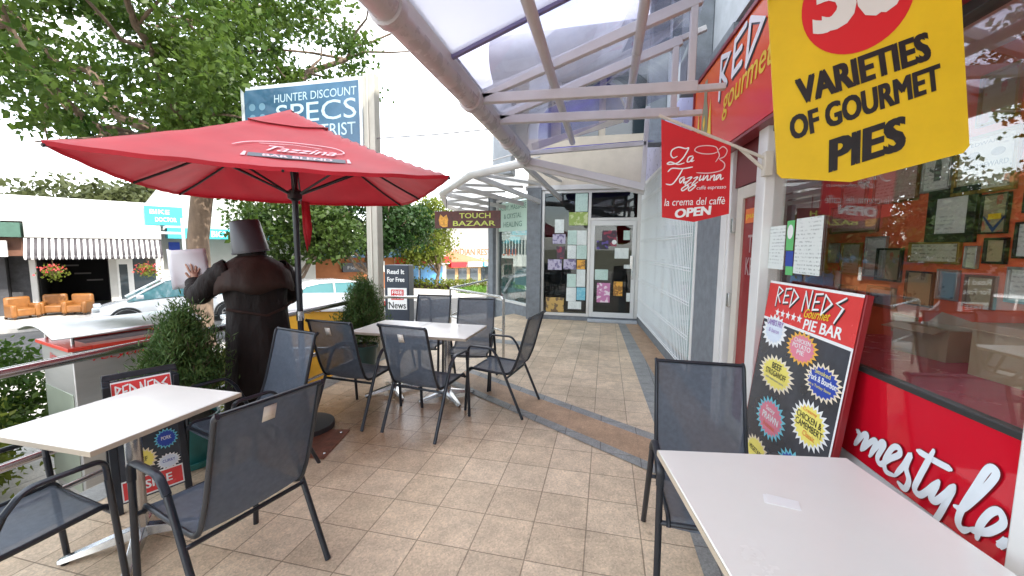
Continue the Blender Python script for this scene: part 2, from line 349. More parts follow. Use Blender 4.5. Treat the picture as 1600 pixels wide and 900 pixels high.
# ------------------------------------------------------------------ ground
def gz(t, d):
    if d < 3.5: b = -.25
    elif d < 10.6: b = -.25 - .28 * (d - 3.5) / 7.1
    elif d < 18.6: b = -.66 - .34 * (d - 10.6) / 8
    else: b = -.86
    return b - .030 * min(45, max(0, t - 4))
def strip_mesh(name, ds, zoff, m, t0=-60, t1=140):
    ts = [t0 + 2. * i for i in range(int((t1 - t0) / 2) + 1)]; mb = MB(); vs = []
    for t in ts:
        for d, e in ds: vs.append(street_pt(t, d, gz(t, d + e) + zoff))
    k = len(ds); mb.add(vs, [(i * k + j, i * k + j + 1, (i + 1) * k + j + 1, (i + 1) * k + j) for i in range(len(ts) - 1) for j in range(k - 1)])
    return struct(mb.build(name, m))
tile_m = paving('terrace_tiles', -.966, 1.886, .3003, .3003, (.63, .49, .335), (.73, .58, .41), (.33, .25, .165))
grey_t = paving('grey_tiles', -.9, 1.9, .3003, .3003, (.27, .28, .27), (.33, .33, .31), (.14, .13, .12), stain=False)
orange_t = paving('ochre_aggregate', -.9, 1.9, .6, 3.0, (.46, .30, .18), (.49, .33, .21), (.33, .22, .14), .002, stain=False)
concrete = paving('footpath_concrete', 0, 0, 1.5, 1.5, (.46, .43, .38), (.50, .46, .41), (.25, .23, .2), .006, stain=False)
asphalt = mat('asphalt', (.075, .073, .07), .9, var=.25, vscale=3, bump=.5, bscale=120)
earth = mat('earth', (.16, .15, .09), .95, var=.3, vscale=.3)
mb = MB(); mb.add([(-1500, -1500, -3.2), (1500, -1500, -3.2), (1500, 1500, -3.2), (-1500, 1500, -3.2)], [(0, 1, 2, 3)]); struct(mb.build('ground', earth))
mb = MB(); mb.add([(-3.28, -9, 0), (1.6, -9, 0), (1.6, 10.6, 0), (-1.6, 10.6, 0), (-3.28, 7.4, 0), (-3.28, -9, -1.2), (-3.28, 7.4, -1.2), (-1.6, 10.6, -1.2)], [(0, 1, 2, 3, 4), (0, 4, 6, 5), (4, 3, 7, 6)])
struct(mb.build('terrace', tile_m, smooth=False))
def floor_sheet(name, poly, z, m):
    b_ = MB(); b_.add([(x, y, z) for x, y in poly], [tuple(range(len(poly)))]); return struct(b_.build(name, m))
# grey and ochre bands let into the paving
floor_sheet('paving_strip', [(.29, 8.95), (.44, 8.95), (.70, 4.2), (.79, -3), (.62, -3), (.48, 3.7)], .004, grey_t)
floor_sheet('ochre_paving', [(.44, 8.95), (.70, 8.95), (1.01, 4.2), (1.2, 1), (.74, 1), (.70, 4.2)], .003, orange_t)
d_lo = [(-1.75, 4.30), (.455, 2.84)]; d_hi = [(-1.75, 4.95), (.50, 3.50)]
def lerp(a, b, t): return (a[0] + (b[0] - a[0]) * t, a[1] + (b[1] - a[1]) * t)
for nm, a, b_, m_, z_ in (('paving_strip', 0, .20, grey_t, .0065), ('ochre_paving', .20, .80, orange_t, .0065), ('paving_strip', .80, 1., grey_t, .0065)):
    floor_sheet(nm, [lerp(d_lo[0], d_hi[0], a), lerp(d_lo[1], d_hi[1], a), lerp(d_lo[1], d_hi[1], b_), lerp(d_lo[0], d_hi[0], b_)], z_, m_)
floor_sheet('paving_strip', [(-2.6, 6.55), (-1.15, 6.35), (-1.15, 6.6), (-2.6, 6.85)], .004, grey_t)
floor_sheet('paving_strip', [(-3.27, -6), (-3.05, -6), (-3.05, 7.3), (-3.27, 7.3)], .004, grey_t)
strip_mesh('footpath', [(-9, 0), (3.5, 0), (7, 0), (10.55, 0)], 0, concrete)
strip_mesh('kerb', [(10.55, 0), (10.7, -.15), (10.701, .0)], 0.004, mat('kerb_stone', (.36, .35, .33), .8, var=.15))
strip_mesh('road', [(10.69, 0), (14, 0), (18.62, -.03)], 0, asphalt)
strip_mesh('kerb', [(18.6, -.01), (18.601, .03), (18.75, 0)], .004, MATS['kerb_stone'])
strip_mesh('footpath', [(18.7, 0), (22.3, 0), (40, 0)], 0, mat('far_footpath', (.50, .47, .42), .8, var=.1, vscale=1))

# ------------------------------------------------------------------ the pie shop, the shuttered shop next to it and the corner shop
Fw = lambda u, v, wv: (-wv, u, v)                    # on the wall: u = y', v = z, out of the wall = -x'
pie = thing('pie_shop', 'red fronted pie shop with big display window and white posts along the right', 'shop', SH_O, SH_R)
p = MB()
p.box(.0, .35, 4.10, 4.86, 0, 3.6); p.build('pier', greyw, pie, bevel=.004)
p = MB(); p.box(-.01, .10, 3.96, 4.098, .0, 2.46); p.box(.0, .10, 3.90, 3.958, .0, 2.46); p.build('door_jamb', white_pt, pie, bevel=.004)
p = MB()
p.box(.03, .08, 3.72, 3.84, .04, 2.12); p.box(.03, .08, 3.30, 3.36, .04, 2.12); p.box(.03, .08, 3.36, 3.72, 2.02, 2.12); p.box(.03, .08, 3.36, 3.72, .04, .18)
dr = p.build('door', cream, pie, bevel=.003)
p = MB(); p.box(.05, .06, 3.35, 3.73, .17, 2.03); p.build('pane', mat('red_door_panel', (.24, .008, .012), .2), dr)
p = MB()
for z in (.35, 1.1, 1.75): p.box(.005, .03, 3.84, 3.885, z, z + .12)
p.build('hinge', chrome, dr, bevel=.002)
p = MB(); p.box(.03, .08, 3.30, 3.90, 2.13, 2.46); p.build('transom', mat('dark_red_paint', (.16, .012, .015), .5), pie)
p = MB(); p.flat([(3.68, 1.815), (3.37, 1.815), (3.37, 1.93), (3.68, 1.93)], Fw, -.045); st_ = p.build('push_sticker', orange_ink, dr)
p = MB(); p.text('push', (3.66, 1.84), (3.42, 1.84), (3.66, 1.90), Fw, -.043, .02); p.build('lettering', yellow_ink, st_)
p = MB(); p.text('TED', (3.60, 1.58), (3.34, 1.58), (3.60, 1.72), Fw, -.044, .01); p.text('KELLY', (3.62, 1.40), (3.30, 1.40), (3.62, 1.54), Fw, -.044, .01)
p.build('lettering', mat('grey_red_vinyl', (.42, .25, .25), .5), dr)
p = MB(); p.box(-.05, .09, 3.14, 3.285, 0, 2.50); p.box(-.03, .06, 1.29, 1.42, 0, 2.5); p.box(-.03, .06, -1.1, -.97, 0, 2.5); p.build('window_post', white_pt, pie, bevel=.006)
p = MB(); p.box(-.006, .03, 1.42, 3.14, 1.047, 1.072); p.box(-.006, .03, -.97, 1.29, 1.047, 1.072); p.box(-.02, .05, -.97, 1.29, 2.40, 2.50); p.box(-.02, .05, 1.42, 3.14, 2.40, 2.50); p.build('window_frame', mat('dark_rail', (.05, .05, .05), .4, .4), pie, bevel=.003)
shopglass = glass('shop_glass', (.97, .99, .98), .10, .97)
p = MB(); p.box(.010, .016, 1.40, 3.15, 1.06, 2.42); p.box(.010, .016, -.98, 1.30, 1.06, 2.42); p.build('window_glass', shopglass, pie)
p = MB(); p.box(.0, .02, 1.415, 3.142, .64, 1.046); p.build('stall_panel', red_gloss, pie)
p = MB(); p.box(.0, .022, 1.415, 3.142, .0, .637); p.box(.0, .022, -.97, 1.292, 0, 1.046); p.build('stall_riser', mat('pale_riser', (.55, .56, .58), .5, var=.08), pie)
MEST = [[(2.113, 0.771), (2.093, 0.756), (2.117, 0.7)], [(2.117, 0.7), (2.067, 0.771), (2.044, 0.774), (2.073, 0.695)], [(2.073, 0.695), (2.013, 0.768), (1.991, 0.771), (2.018, 0.695)], [(2.018, 0.695), (1.963, 0.784), (1.943, 0.784), (1.973, 0.713), (1.951, 0.695), (1.909, 0.74), (1.861, 0.786), (1.868, 0.81), (1.898, 0.794), (1.931, 0.723), (1.92, 0.682), (1.875, 0.688)], [(1.875, 0.688), (1.837, 0.754), (1.812, 0.811), (1.826, 0.752), (1.807, 0.708), (1.821, 0.665), (1.855, 0.67)], [(1.715, 0.878), (1.764, 0.74), (1.776, 0.692), (1.752, 0.683), (1.723, 0.715), (1.681, 0.78)], [(1.783, 0.842), (1.712, 0.842), (1.644, 0.846)], [(1.681, 0.78), (1.705, 0.706), (1.687, 0.7), (1.654, 0.745), (1.624, 0.798)], [(1.624, 0.798), (1.645, 0.73), (1.672, 0.65), (1.70, 0.60), (1.725, .62)], [(1.612, 0.731), (1.587, 0.74), (1.543, 0.813), (1.503, 0.893), (1.499, 0.924), (1.522, 0.916), (1.556, 0.828), (1.587, 0.74), (1.595, 0.687), (1.578, 0.671), (1.556, 0.687)], [(1.556, 0.687), (1.524, 0.703), (1.494, 0.726), (1.461, 0.777), (1.475, 0.806), (1.5, 0.784), (1.525, 0.726), (1.53, 0.675)], [(1.465, 0.701), (1.454, 0.715), (1.443, 0.736)]]
HO = [[(2.62, .90), (2.54, .69)], [(2.56, .74), (2.50, .79), (2.47, .69)], [(2.40, .78), (2.44, .73), (2.38, .69), (2.34, .76), (2.40, .79), (2.30, .77)], [(2.30, .77), (2.24, .70)]]
p = MB(); q = MB()
for i, s_ in enumerate(MEST + HO):
    q.ribbon(s_, .0315, Fw, .0022 + .0012 * (i % 2)); p.ribbon(s_, .0245, Fw, .0052 + .0014 * (i % 2))
q.build('lettering_outline', mat('dark_red_vinyl', (.20, .004, .01), .4), pie, smooth=False)
p.build('lettering', mat('white_brush_lettering', (.72, .78, .82), .35, var=.04), pie, smooth=False)
# interior: red wall close behind the window, ledge, ceiling, floor
redwall = mat('interior_red_wall', (.78, .13, .05), .6, var=.14, vscale=2)
p = MB(); p.box(.752, .85, -1.6, 4.0, 0, 2.9); p.build('interior_wall', redwall, pie)
p = MB(); p.box(.1, .85, 3.86, 3.95, 0, 2.9); p.build('interior_return_wall', mat('interior_crimson', (.34, .008, .012), .5), pie)
p = MB(); p.box(.1, .85, -1.7, -1.6, 0, 2.9); p.box(.06, .85, -1.6, 3.86, 2.62, 2.7); p.build('interior_ceiling', mat('interior_white', (.7, .68, .64), .7), pie)
p = MB(); p.box(.03, .745, -.97, 3.13, 1.0, 1.04); p.build('window_ledge', mat('pink_red_ledge', (.78, .14, .20), .25, var=.05), pie, bevel=.004)
p = MB(); p.box(.03, 6., 4.86, 9.1, 3.62, 8.0); p.box(.03, 6, -12., 4.86, 3.62, 8.0); p.box(.86, 6., -12., 4.86, 0, 3.62)
up = p.build('upper_wall', lgrey, pie)
p = MB()
for y in (-6.2, -2.2, 1.8, 4.75, 7.0): p.box(-.22, .028, y, y + .3, 3.3, 7.6)
p.build('pilaster', greyw, up, bevel=.01)
p = MB()
for y in (-5.4, -1.3, 2.5, 5.4, 7.6): p.box(.012, .028, y, y + 1.3, 4.4, 6.2)
p.build('upper_window', mat('dark_window_glass', (.03, .045, .055), .06, spec=.8), up)
p = MB(); p.box(-.3, .3, -12, 9.4, 7.6, 8.15); p.build('parapet', lgrey, up, bevel=.02)

# fascia light box sign
fas = thing('fascia_sign', 'long red and orange light box sign over the pie shop door and window', 'sign', SH_O, SH_R)
def grad_sign():
    m = bpy.data.materials.new('fascia_print'); m.use_nodes = True; t = m.node_tree; b = t.nodes['Principled BSDF']
    tcn = t.nodes.new('ShaderNodeTexCoord'); sp = t.nodes.new('ShaderNodeSeparateXYZ'); t.links.new(tcn.outputs['Object'], sp.inputs[0])
    mr = t.nodes.new('ShaderNodeMapRange'); mr.inputs['From Min'].default_value = 2.46; mr.inputs['From Max'].default_value = 3.28; t.links.new(sp.outputs['Z'], mr.inputs['Value'])
    cr = t.nodes.new('ShaderNodeValToRGB'); e = cr.color_ramp.elements; e[0].color = (.62, .015, .03, 1); e[1].color = (.84, .16, .025, 1); x = e.new(.3); x.color = (.74, .055, .03, 1)
    t.links.new(mr.outputs[0], cr.inputs['Fac']); t.links.new(cr.outputs['Color'], b.inputs['Base Color']); b.inputs['Roughness'].default_value = .18
    return m
p = MB(); p.box(-.12, -.002, -1.2, 4.74, 2.465, 3.285); p.build('sign_face', grad_sign(), fas, bevel=.004)
p = MB(); p.box(-.115, -.002, -1.2, 4.74, 2.44, 2.462); p.box(-.135, -.002, -1.2, 4.74, 3.288, 3.32); p.box(-.135, -.002, 4.745, 4.775, 2.44, 3.32); p.build('sign_surround', mat('dark_red_metal', (.22, .012, .02), .35), fas)
# jagged RED NEDS capitals, drawn in a unit box
JAG = {'R': [[(.05, 1), (.0, -.35)], [(.05, 1), (.75, .78), (.15, .38)], [(.15, .40), (.62, -.05)]],
       'E': [[(.10, .95), (.0, -.05)], [(.10, .93), (.85, 1.02)], [(.06, .46), (.60, .52)], [(.0, -.02), (.65, .05)]],
       'D': [[(.12, 1.0), (.0, -.2)], [(.12, 1.0), (.92, .55), (.02, -.16)]],
       'N': [[(.10, .9), (.0, -.25)], [(.08, 1.0), (.75, -.05)], [(.75, -.05), (.85, 1.1)]],
       'S': [[(.95, 1.0), (.15, .62), (.85, .42), (.25, -.45)]]}
def jagged(p, word, BL, BR, TL, F, wv, wd):
    BL, BR, TL = Vector(BL), Vector(BR), Vector(TL); e1 = BR - BL; e2 = TL - BL
    adv = {'R': .85, 'E': .8, 'D': .95, 'N': .95, 'S': .9, ' ': .35}; tot = sum(adv[c] for c in word); x = 0; k = 0
    for c in word:
        for s_ in JAG.get(c, []):
            k += 1
            pts = [BL + e1 * ((x + a * .78) / tot) + e2 * b for a, b in s_]
            p.ribbon([tuple(q_) for q_ in pts], wd, F, wv + .00005 * k, smooth=False)
        x += adv[c]
p = MB(); jagged(p, 'RED NEDS', (3.96, 2.99), (1.70, 2.99), (3.96, 3.24), lambda u, v, wv: Fw(u - .012, v - .018, wv), .122, .09); p.build('lettering_shadow', black_ink, fas, smooth=False)
p = MB(); jagged(p, 'RED NEDS', (3.96, 2.99), (1.70, 2.99), (3.96, 3.24), Fw, .126, .085); p.build('lettering', white_ink, fas, smooth=False)
p = MB(); p.text('gourmet', (3.86, 2.68), (2.95, 2.72), (3.88, 2.90), Fw, .124, .015, .25); p.text('pie bar', (2.75, 2.72), (2.0, 2.72), (2.77, 2.92), Fw, .124, .015, .25); p.build('lettering', yellow_ink, fas, smooth=False)
p = MB()     # bottle figure with two flames
p.flat([(4.46, 2.66), (4.46, 2.90), (4.42, 3.02), (4.41, 3.22), (4.33, 3.22), (4.32, 3.02), (4.27, 2.90), (4.27, 2.66)], Fw, .123)
p.build('bottle_emblem', mat('olive_print', (.25, .24, .12), .4), fas, smooth=False)
p = MB()
for x0 in (4.56, 4.20):
    p.flat([(x0 + .07, 2.62), (x0 + .04, 2.80), (x0, 3.0), (x0 - .03, 2.80), (x0 - .06, 2.62)], Fw, .1245)
p.flat([(4.41, 2.82), (4.37, 2.90), (4.33, 2.82), (4.37, 2.74)], Fw, .126)
p.build('flame_emblem', yellow_ink, fas, smooth=False)

# shuttered shop with the white security grille
shut = thing('shuttered_shop', 'closed shop front behind a white wire security grille', 'shop', SH_O, SH_R)
p = MB(); p.box(.0, .12, 4.86, 9.05, 0, .14); p.build('plinth', greyw, shut, bevel=.004)
p = MB(); p.box(-.01, .06, 4.86, 4.93, .142, 2.95); p.box(-.01, .06, 8.93, 9.0, .142, 2.95); p.box(-.01, .06, 4.93, 8.93, 2.88, 2.95); p.build('window_frame', white_pt, shut, bevel=.004)
p = MB(); p.box(.06, .075, 4.93, 8.93, .142, 2.88); p.build('window_glass', glass('grille_glass', (.93, .98, .98), .04, .95), shut)
p = MB()
for i in range(14): p.box(.14, .16, 4.90 + i * .29, 5.185 + i * .29, .15, 2.9)
p.box(.3, .35, 4.86, 9.1, 0, 3.6); p.build('blind', mat('pale_blind', (.80, .88, .88), .7, var=.08, vscale=3), shut)
p = MB()
for i in range(50):
    y = 4.98 + i * .08; p.tube([(-.02, y, .17), (-.02, y, 2.86)], .006, 5)
for z in (.18, .55, .95, 1.35, 1.75, 2.15, 2.55, 2.85):
    for dz in (0, .035): p.tube([(-.026, 4.95, z + dz), (-.026, 8.92, z + dz)], .007, 5)
p.build('security_grille', mat('white_wire', (.84, .86, .86), .4), shut)
p = MB(); p.box(.0, .05, 4.86, 9.1, 2.953, 3.62); p.build('fascia_band', mat('lavender_panel', (.42, .42, .62), .3, var=.1), shut)

# corner shop at the end of the arcade
cs = thing('corner_shop', 'corner shop with dark poster covered window and white framed glass door facing the terrace', 'shop', (-.4, 9.0, 0))
yy = 9.0
def cbox(p, x0, x1, y0, y1, z0, z1): p.box(x0 + .4, x1 + .4, y0 - 9, y1 - 9, z0, z1)
p = MB(); cbox(p, -1.42, .70, 8.98, 9.2, 0, .095); p.build('plinth', greyw, cs, bevel=.005)
p = MB(); cbox(p, -1.74, -1.42, 8.86, 9.18, 0, 2.93); p.build('column', greyw, cs, bevel=.01)
CA = Vector((-2.78, 10.2)); CBp = Vector((-1.70, 9.12)); dv = (CBp - CA).normalized()
def cpt(s_, off=0.): q_ = CA + dv * s_ + Vector((dv.y, -dv.x)) * off; return q_
lnA = (CBp - CA).length
def ang_box(p, s0, s1, o0, o1, z0, z1):
    a, b_, c_, d_ = cpt(s0, o0), cpt(s1, o0), cpt(s1, o1), cpt(s0, o1)
    vs = [(q_.x + .4, q_.y - 9, z) for z in (z0, z1) for q_ in (a, b_, c_, d_)]
    p.add(vs, [(0, 3, 2, 1), (4, 5, 6, 7), (0, 1, 5, 4), (1, 2, 6, 5), (2, 3, 7, 6), (3, 0, 4, 7)])
p = MB(); ang_box(p, -.26, .0, -.14, .14, -.6, 2.93); p.build('column', greyw, cs, bevel=.01)
p = MB(); ang_box(p, .0, lnA - .02, -.05, .05, -.6, .24); p.build('plinth', greyw, cs)
p = MB()
for a in ((0., .06, .243, 2.82), (lnA - .08, lnA - .02, .243, 2.82)): ang_box(p, a[0], a[1], -.04, .045, a[2], a[3])
ang_box(p, .06, lnA - .08, -.04, .045, .243, .30); ang_box(p, .06, lnA - .08, -.04, .045, 2.76, 2.82)
wf = p.build('side_window', alu, cs, bevel=.004)
dark_glass = glass('dark_shop_glass', (.75, .82, .82), .05, .75)
p = MB(); ang_box(p, .05, lnA - .07, -.004, .004, .29, 2.77); p.build('pane', dark_glass, wf)
p = MB(); ang_box(p, .10, lnA - .10, .012, .016, 2.02, 2.72); sg = p.build('window_sign', mat('mint_sign', (.45, .62, .53), .5), wf)
Fa = lambda u, v, wv: (cpt(u, .018 + wv).x + .4, cpt(u, .018 + wv).y - 9, v)
p = MB(); p.text('BODY, MASSAGE', (.16, 2.52), (lnA - .16, 2.52), (.16, 2.66), Fa, 0, .02); p.text('& CRYSTAL', (.36, 2.33), (lnA - .36, 2.33), (.36, 2.45), Fa, 0, .02); p.text('HEALING', (.34, 2.12), (lnA - .34, 2.12), (.34, 2.25), Fa, 0, .02)
p.build('lettering', mat('grey_green_ink', (.12, .24, .18), .5), sg, smooth=False)
for j, (s0, s1, z0, z1, m_) in enumerate(((.16, .75, .62, 1.35, printed('photo_print', (.55, .40, .28), (.12, .25, .12), 9, 1., False)), (.85, 1.35, .72, 1.15, printed('notice_print', (.72, .78, .76), (.2, .25, .25), 34, .6)), (.15, 1.38, .32, .62, printed('pale_display', (.75, .70, .66), (.45, .30, .25), 6, .8, False)), (.15, 1.38, 1.45, 1.8, mat('white_louvre', (.7, .72, .7), .5)))):
    p = MB()
    if j == 3:
        for k in range(9): ang_box(p, s0 + k * .14, s0 + k * .14 + .07, -.05, -.04, z0, z1)
    else: ang_box(p, s0, s1, -.02, -.012, z0, z1)
    p.build('window_display', m_, wf)
p = MB()
cbox(p, -1.42, -1.36, 8.97, 9.06, .097, 2.87); cbox(p, -.40, -.34, 8.97, 9.06, .097, 2.87); cbox(p, .62, .69, 8.97, 9.06, .097, 2.87)
cbox(p, -1.36, -.40, 8.97, 9.06, .097, .16); cbox(p, -1.36, -.40, 8.97, 9.06, 2.81, 2.87); cbox(p, -.34, .62, 8.97, 9.06, 2.81, 2.87); cbox(p, -.34, .62, 8.97, 9.06, 2.21, 2.27)
p.build('window_frame', alu, cs, bevel=.004)
p = MB(); cbox(p, -1.37, -.39, 9.0, 9.008, .15, 2.82); cbox(p, -.35, .63, 9.0, 9.008, 2.26, 2.82); p.build('window_glass', dark_glass, cs)
p = MB()
cbox(p, -.335, -.25, 8.955, 9.01, .10, 2.205); cbox(p, .535, .615, 8.955, 9.01, .10, 2.205); cbox(p, -.25, .535, 8.955, 9.01, .10, .21); cbox(p, -.25, .535, 8.955, 9.01, 2.10, 2.205)
cdr = p.build('door', mat('white_door_frame', (.66, .67, .66), .4, .1), cs, bevel=.004)
p = MB(); cbox(p, -.26, .545, 8.98, 8.988, .2, 2.11); p.build('pane', dark_glass, cdr)
p = MB(); cbox(p, .50, .56, 8.90, 8.95, 1.18, 1.46); p.tube([(.4 + .555, -.09, .95), (.4 + .555, -.09, 1.15)], .012, 8); p.build('handle', chrome, cdr, bevel=.004)
p = MB(); cbox(p, -.36, .69, 8.80, 8.965, .004, .06); p.build('door_step', lgrey, cs, bevel=.008)
p = MB(); cbox(p, -1.7, 1.2, 10.3, 10.4, 0, 3.4); cbox(p, .72, .76, 9.06, 10.3, 0, 2.9); cbox(p, -1.7, 1.2, 9.1, 10.4, 2.95, 3.0); p.build('interior_wall', mat('dark_interior', (.02, .02, .022), .8), cs)
papers = [printed('notice_print', (.72, .78, .76), (.2, .25, .25), 34, .6), printed('mint_notice', (.50, .66, .60), (.15, .3, .25), 28, .6), printed('green_poster', (.30, .42, .10), (.65, .7, .4), 10, .7, False),
          printed('mauve_photo', (.45, .42, .55), (.12, .10, .22), 13, .9, False), printed('orange_card', (.75, .38, .05), (.20, .08, .02), 12, .8, False), printed('blue_card', (.15, .48, .60), (.6, .8, .85), 12, .6),
          printed('kraft_poster', (.50, .33, .10), (.12, .08, .05), 8, .9, False), printed('magenta_poster', (.55, .20, .40), (.85, .75, .8), 13, .9, False), printed('dark_poster', (.06, .03, .05), (.35, .04, .08), 8, .8, False), printed('violet_poster', (.02, .02, .03), (.12, .08, .35), 9, .9, False)]
def poster(parent, x0, x1, z0, z1, y, k):
    p = MB(); cbox(p, x0, x1, y - .003, y, z0, z1); p.build('poster', papers[k], parent)
WP = [(-.686, 2.407, -.422, 2.80, 1), (-.818, 2.112, -.411, 2.396, 2), (-1.127, 1.945, -.925, 2.243, 0), (-1.172, 1.708, -.888, 1.919, 3), (-.839, 1.69, -.64, 2.0, 1), (-.633, 1.684, -.426, 2.0, 0), (-.84, 1.381, -.651, 1.673, 0), (-.637, 1.376, -.418, 1.674, 1), (-1.075, 1.378, -.898, 1.645, 8), (-1.27, 1.127, -.96, 1.361, 3), (-.918, 1.145, -.645, 1.365, 3), (-.621, 1.15, -.447, 1.353, 4), (-.623, .759, -.434, 1.143, 0), (-.834, .746, -.637, 1.04, 1), (-.843, .43, -.63, .736, 0), (-.616, .461, -.424, .742, 5), (-.801, .254, -.51, .427, 0), (-1.301, .17, -.898, .501, 6)]
for i, (a, b_, c_, d_, k) in enumerate(WP): poster(cs, a, c_, b_, d_, 8.992 - .0004 * (i % 3), k)
DP = [(.351, 1.794, .484, 1.995, 1), (.18, 1.396, .469, 1.621, 0), (.379, 1.182, .535, 1.266, 0), (-.225, .925, .052, 1.154, 1), (-.174, .43, .104, .859, 7), (.177, .585, .367, .895, 4), (.453, .468, .531, .656, 0), (-.097, 1.66, .211, 1.996, 8), (-.206, 1.594, .04, 1.778, 9)]
for i, (a, b_, c_, d_, k) in enumerate(DP): poster(cdr, a, c_, b_, d_, 8.974 - .0004 * (i % 3), k)
p = MB(); p.lathe([(0, 0), (.05, 0), (.05, .004), (0, .004)], 16, M=Matrix.Translation((.4 + .162, -.03, 1.746)) @ Matrix.Rotation(R(90), 4, 'X')); p.build('round_sticker', white_ink, cdr)
# beige gable, lintel, and the upper storey with big grey columns behind the canopy
p = MB(); cbox(p, -1.75, .95, 9.0, 9.3, 2.94, 4.0); p.build('gable_wall', beige, cs)
p = MB(); cbox(p, -1.8, .72, 8.92, 8.995, 2.875, 2.98); p.build('lintel', steel_pt, cs, bevel=.005)
p = MB(); cbox(p, -2.3, 3.2, 9.6, 12, 4.0, 6.0); uw = p.build('upper_wall', beige, cs)
p = MB()
for x in (-2.62, -1.78, .95, 2.3): cbox(p, x, x + .45, 9.15, 9.6, 3.3, 5.75)
p.build('upper_column', lgrey, uw, bevel=.03)
p = MB(); p.tube([(-2.62 + .4, .38, 5.85), (1.2 + .4, .30, 5.85), (3.0, .2, 5.85)], .52, 20); p.build('round_beam', lgrey, uw)
p = MB()
for x in (-1.1, -.1): cbox(p, x, x + .85, 9.57, 9.598, 4.1, 5.6)
p.build('upper_window', MATS['dark_window_glass'], uw)

# ------------------------------------------------------------------ glazed canopy over the terrace
can = thing('glass_canopy', 'glazed steel canopy with a big round gutter above the terrace', 'canopy', (-1.2, 3.0, 2.9))
def rz(x): return 2.97 + (x + 1.2) * .36
def xw(y): return 1.305 - y * math.tan(SH_R) - .03        # x of the wall face at y
p = MB(); p.tube([(-1.22, -7, 2.92), (-1.22, 6.05, 2.92)], .085, 18)
for y in (-5.6, -3.5, -1.4, .7, 2.15, 3.55, 4.95, 5.9): p.tube([(-1.22, y - .035, 2.92), (-1.22, y + .035, 2.92)], .106, 18)
p.build('gutter_pipe', mat('gutter_paint', (.46, .43, .43), .28, var=.12, vscale=5), can, world=True)
p = MB(); p.box(-1.155, -1.135, -7, 6.0, 2.92, 3.03); p.build('gutter_flange', steel_pt, can, world=True)
for y in (-4.6, -4.0, -.6, 0.0, 3.65, 4.27):
    p = MB(); x1 = xw(y) - .35
    p.bar((-1.14, y, 2.955), (x1, y, 2.915), .06, .085); p.bar((-1.14, y, 2.985), (x1, y, rz(x1) - .06), .06, .085)
    p.bar((x1 - .05, y, 2.9), (x1 - .05, y, rz(x1) - .03), .055, .055, up=(0, 1, 0)); p.build('truss', steel_pt, can, world=True, bevel=.006)
    q = MB(); q.bar((x1 - .05, y, 2.9), (xw(y) - .14, y, 2.9), .05, .05); q.bar((x1 - .05, y, rz(x1) - .06), (xw(y) - .14, y, rz(xw(y)) - .10), .05, .05); q.build('wall_bracket', steel_pt, can, world=True, bevel=.006)
for x in (-.52, .22):
    p = MB(); p.tube([(x, -7, rz(x) - .09), (x, 6.0, rz(x) - .09)], .042, 14)
    for y in (-2.4, 1.9, 4.0): p.tube([(x, y - .012, rz(x) - .09), (x, y + .012, rz(x) - .09)], .047, 14)
    p.build('purlin', steel_pt, can, world=True)
def roof_sheet(name, y0, y1, m, dz=0.):
    p = MB(); a, b_ = -1.13, .74
    p.add([(a, y0, rz(a) + dz), (b_, y0, rz(b_) + dz), (b_, y1, rz(b_) + dz), (a, y1, rz(a) + dz)], [(0, 1, 2, 3)]); p.build(name, m, can, world=True, solid=.006)
opal = sheet('opal_sheet', (.80, .79, .85), .66, .22, .03, .8)
clear_r = glass('clear_roof_sheet', (.90, .89, .98), .05, .94)
roof_sheet('roof_sheet', -7, 2.88, opal); roof_sheet('roof_sheet', 2.90, 5.98, clear_r)
p = MB(); p.bar((-1.14, 2.89, rz(-1.14)), (.74, 2.89, rz(.74)), .035, .05); p.build('glazing_bar', mat('purple_edge', (.17, .15, .30), .4), can, world=True)
# lower end bay: slope down to the shop, violet sheet, tie tubes
p = MB(); p.bar((-1.2, 6.0, 2.90), (.50, 6.0, 2.46), .07, .10); p.bar((-1.2, 6.02, 2.82), (.50, 6.05, 2.40), .06, .07); p.bar((.47, 6.0, 2.42), (.50, 6.0, 3.55), .06, .06, up=(0, 1, 0)); p.bar((-1.2, 6.0, 3.0), (.50, 6.0, 3.06), .06, .06)
p.build('end_frame', steel_pt, can, world=True, bevel=.006)
p = MB(); p.add([(-1.15, 6.05, 3.02), (.60, 6.05, 3.10), (.60, 7.8, 3.55), (-1.15, 7.8, 3.50)], [(0, 1, 2, 3)]); p.build('roof_sheet', sheet('violet_sheet', (.15, .13, .42), .35, .08, .4, 2.), can, world=True, solid=.006)
p = MB(); p.bar((-1.15, 6.05, 3.10), (.6, 7.85, 4.05), .10, .10); p.build('end_rafter', beige, can, world=True, bevel=.004)
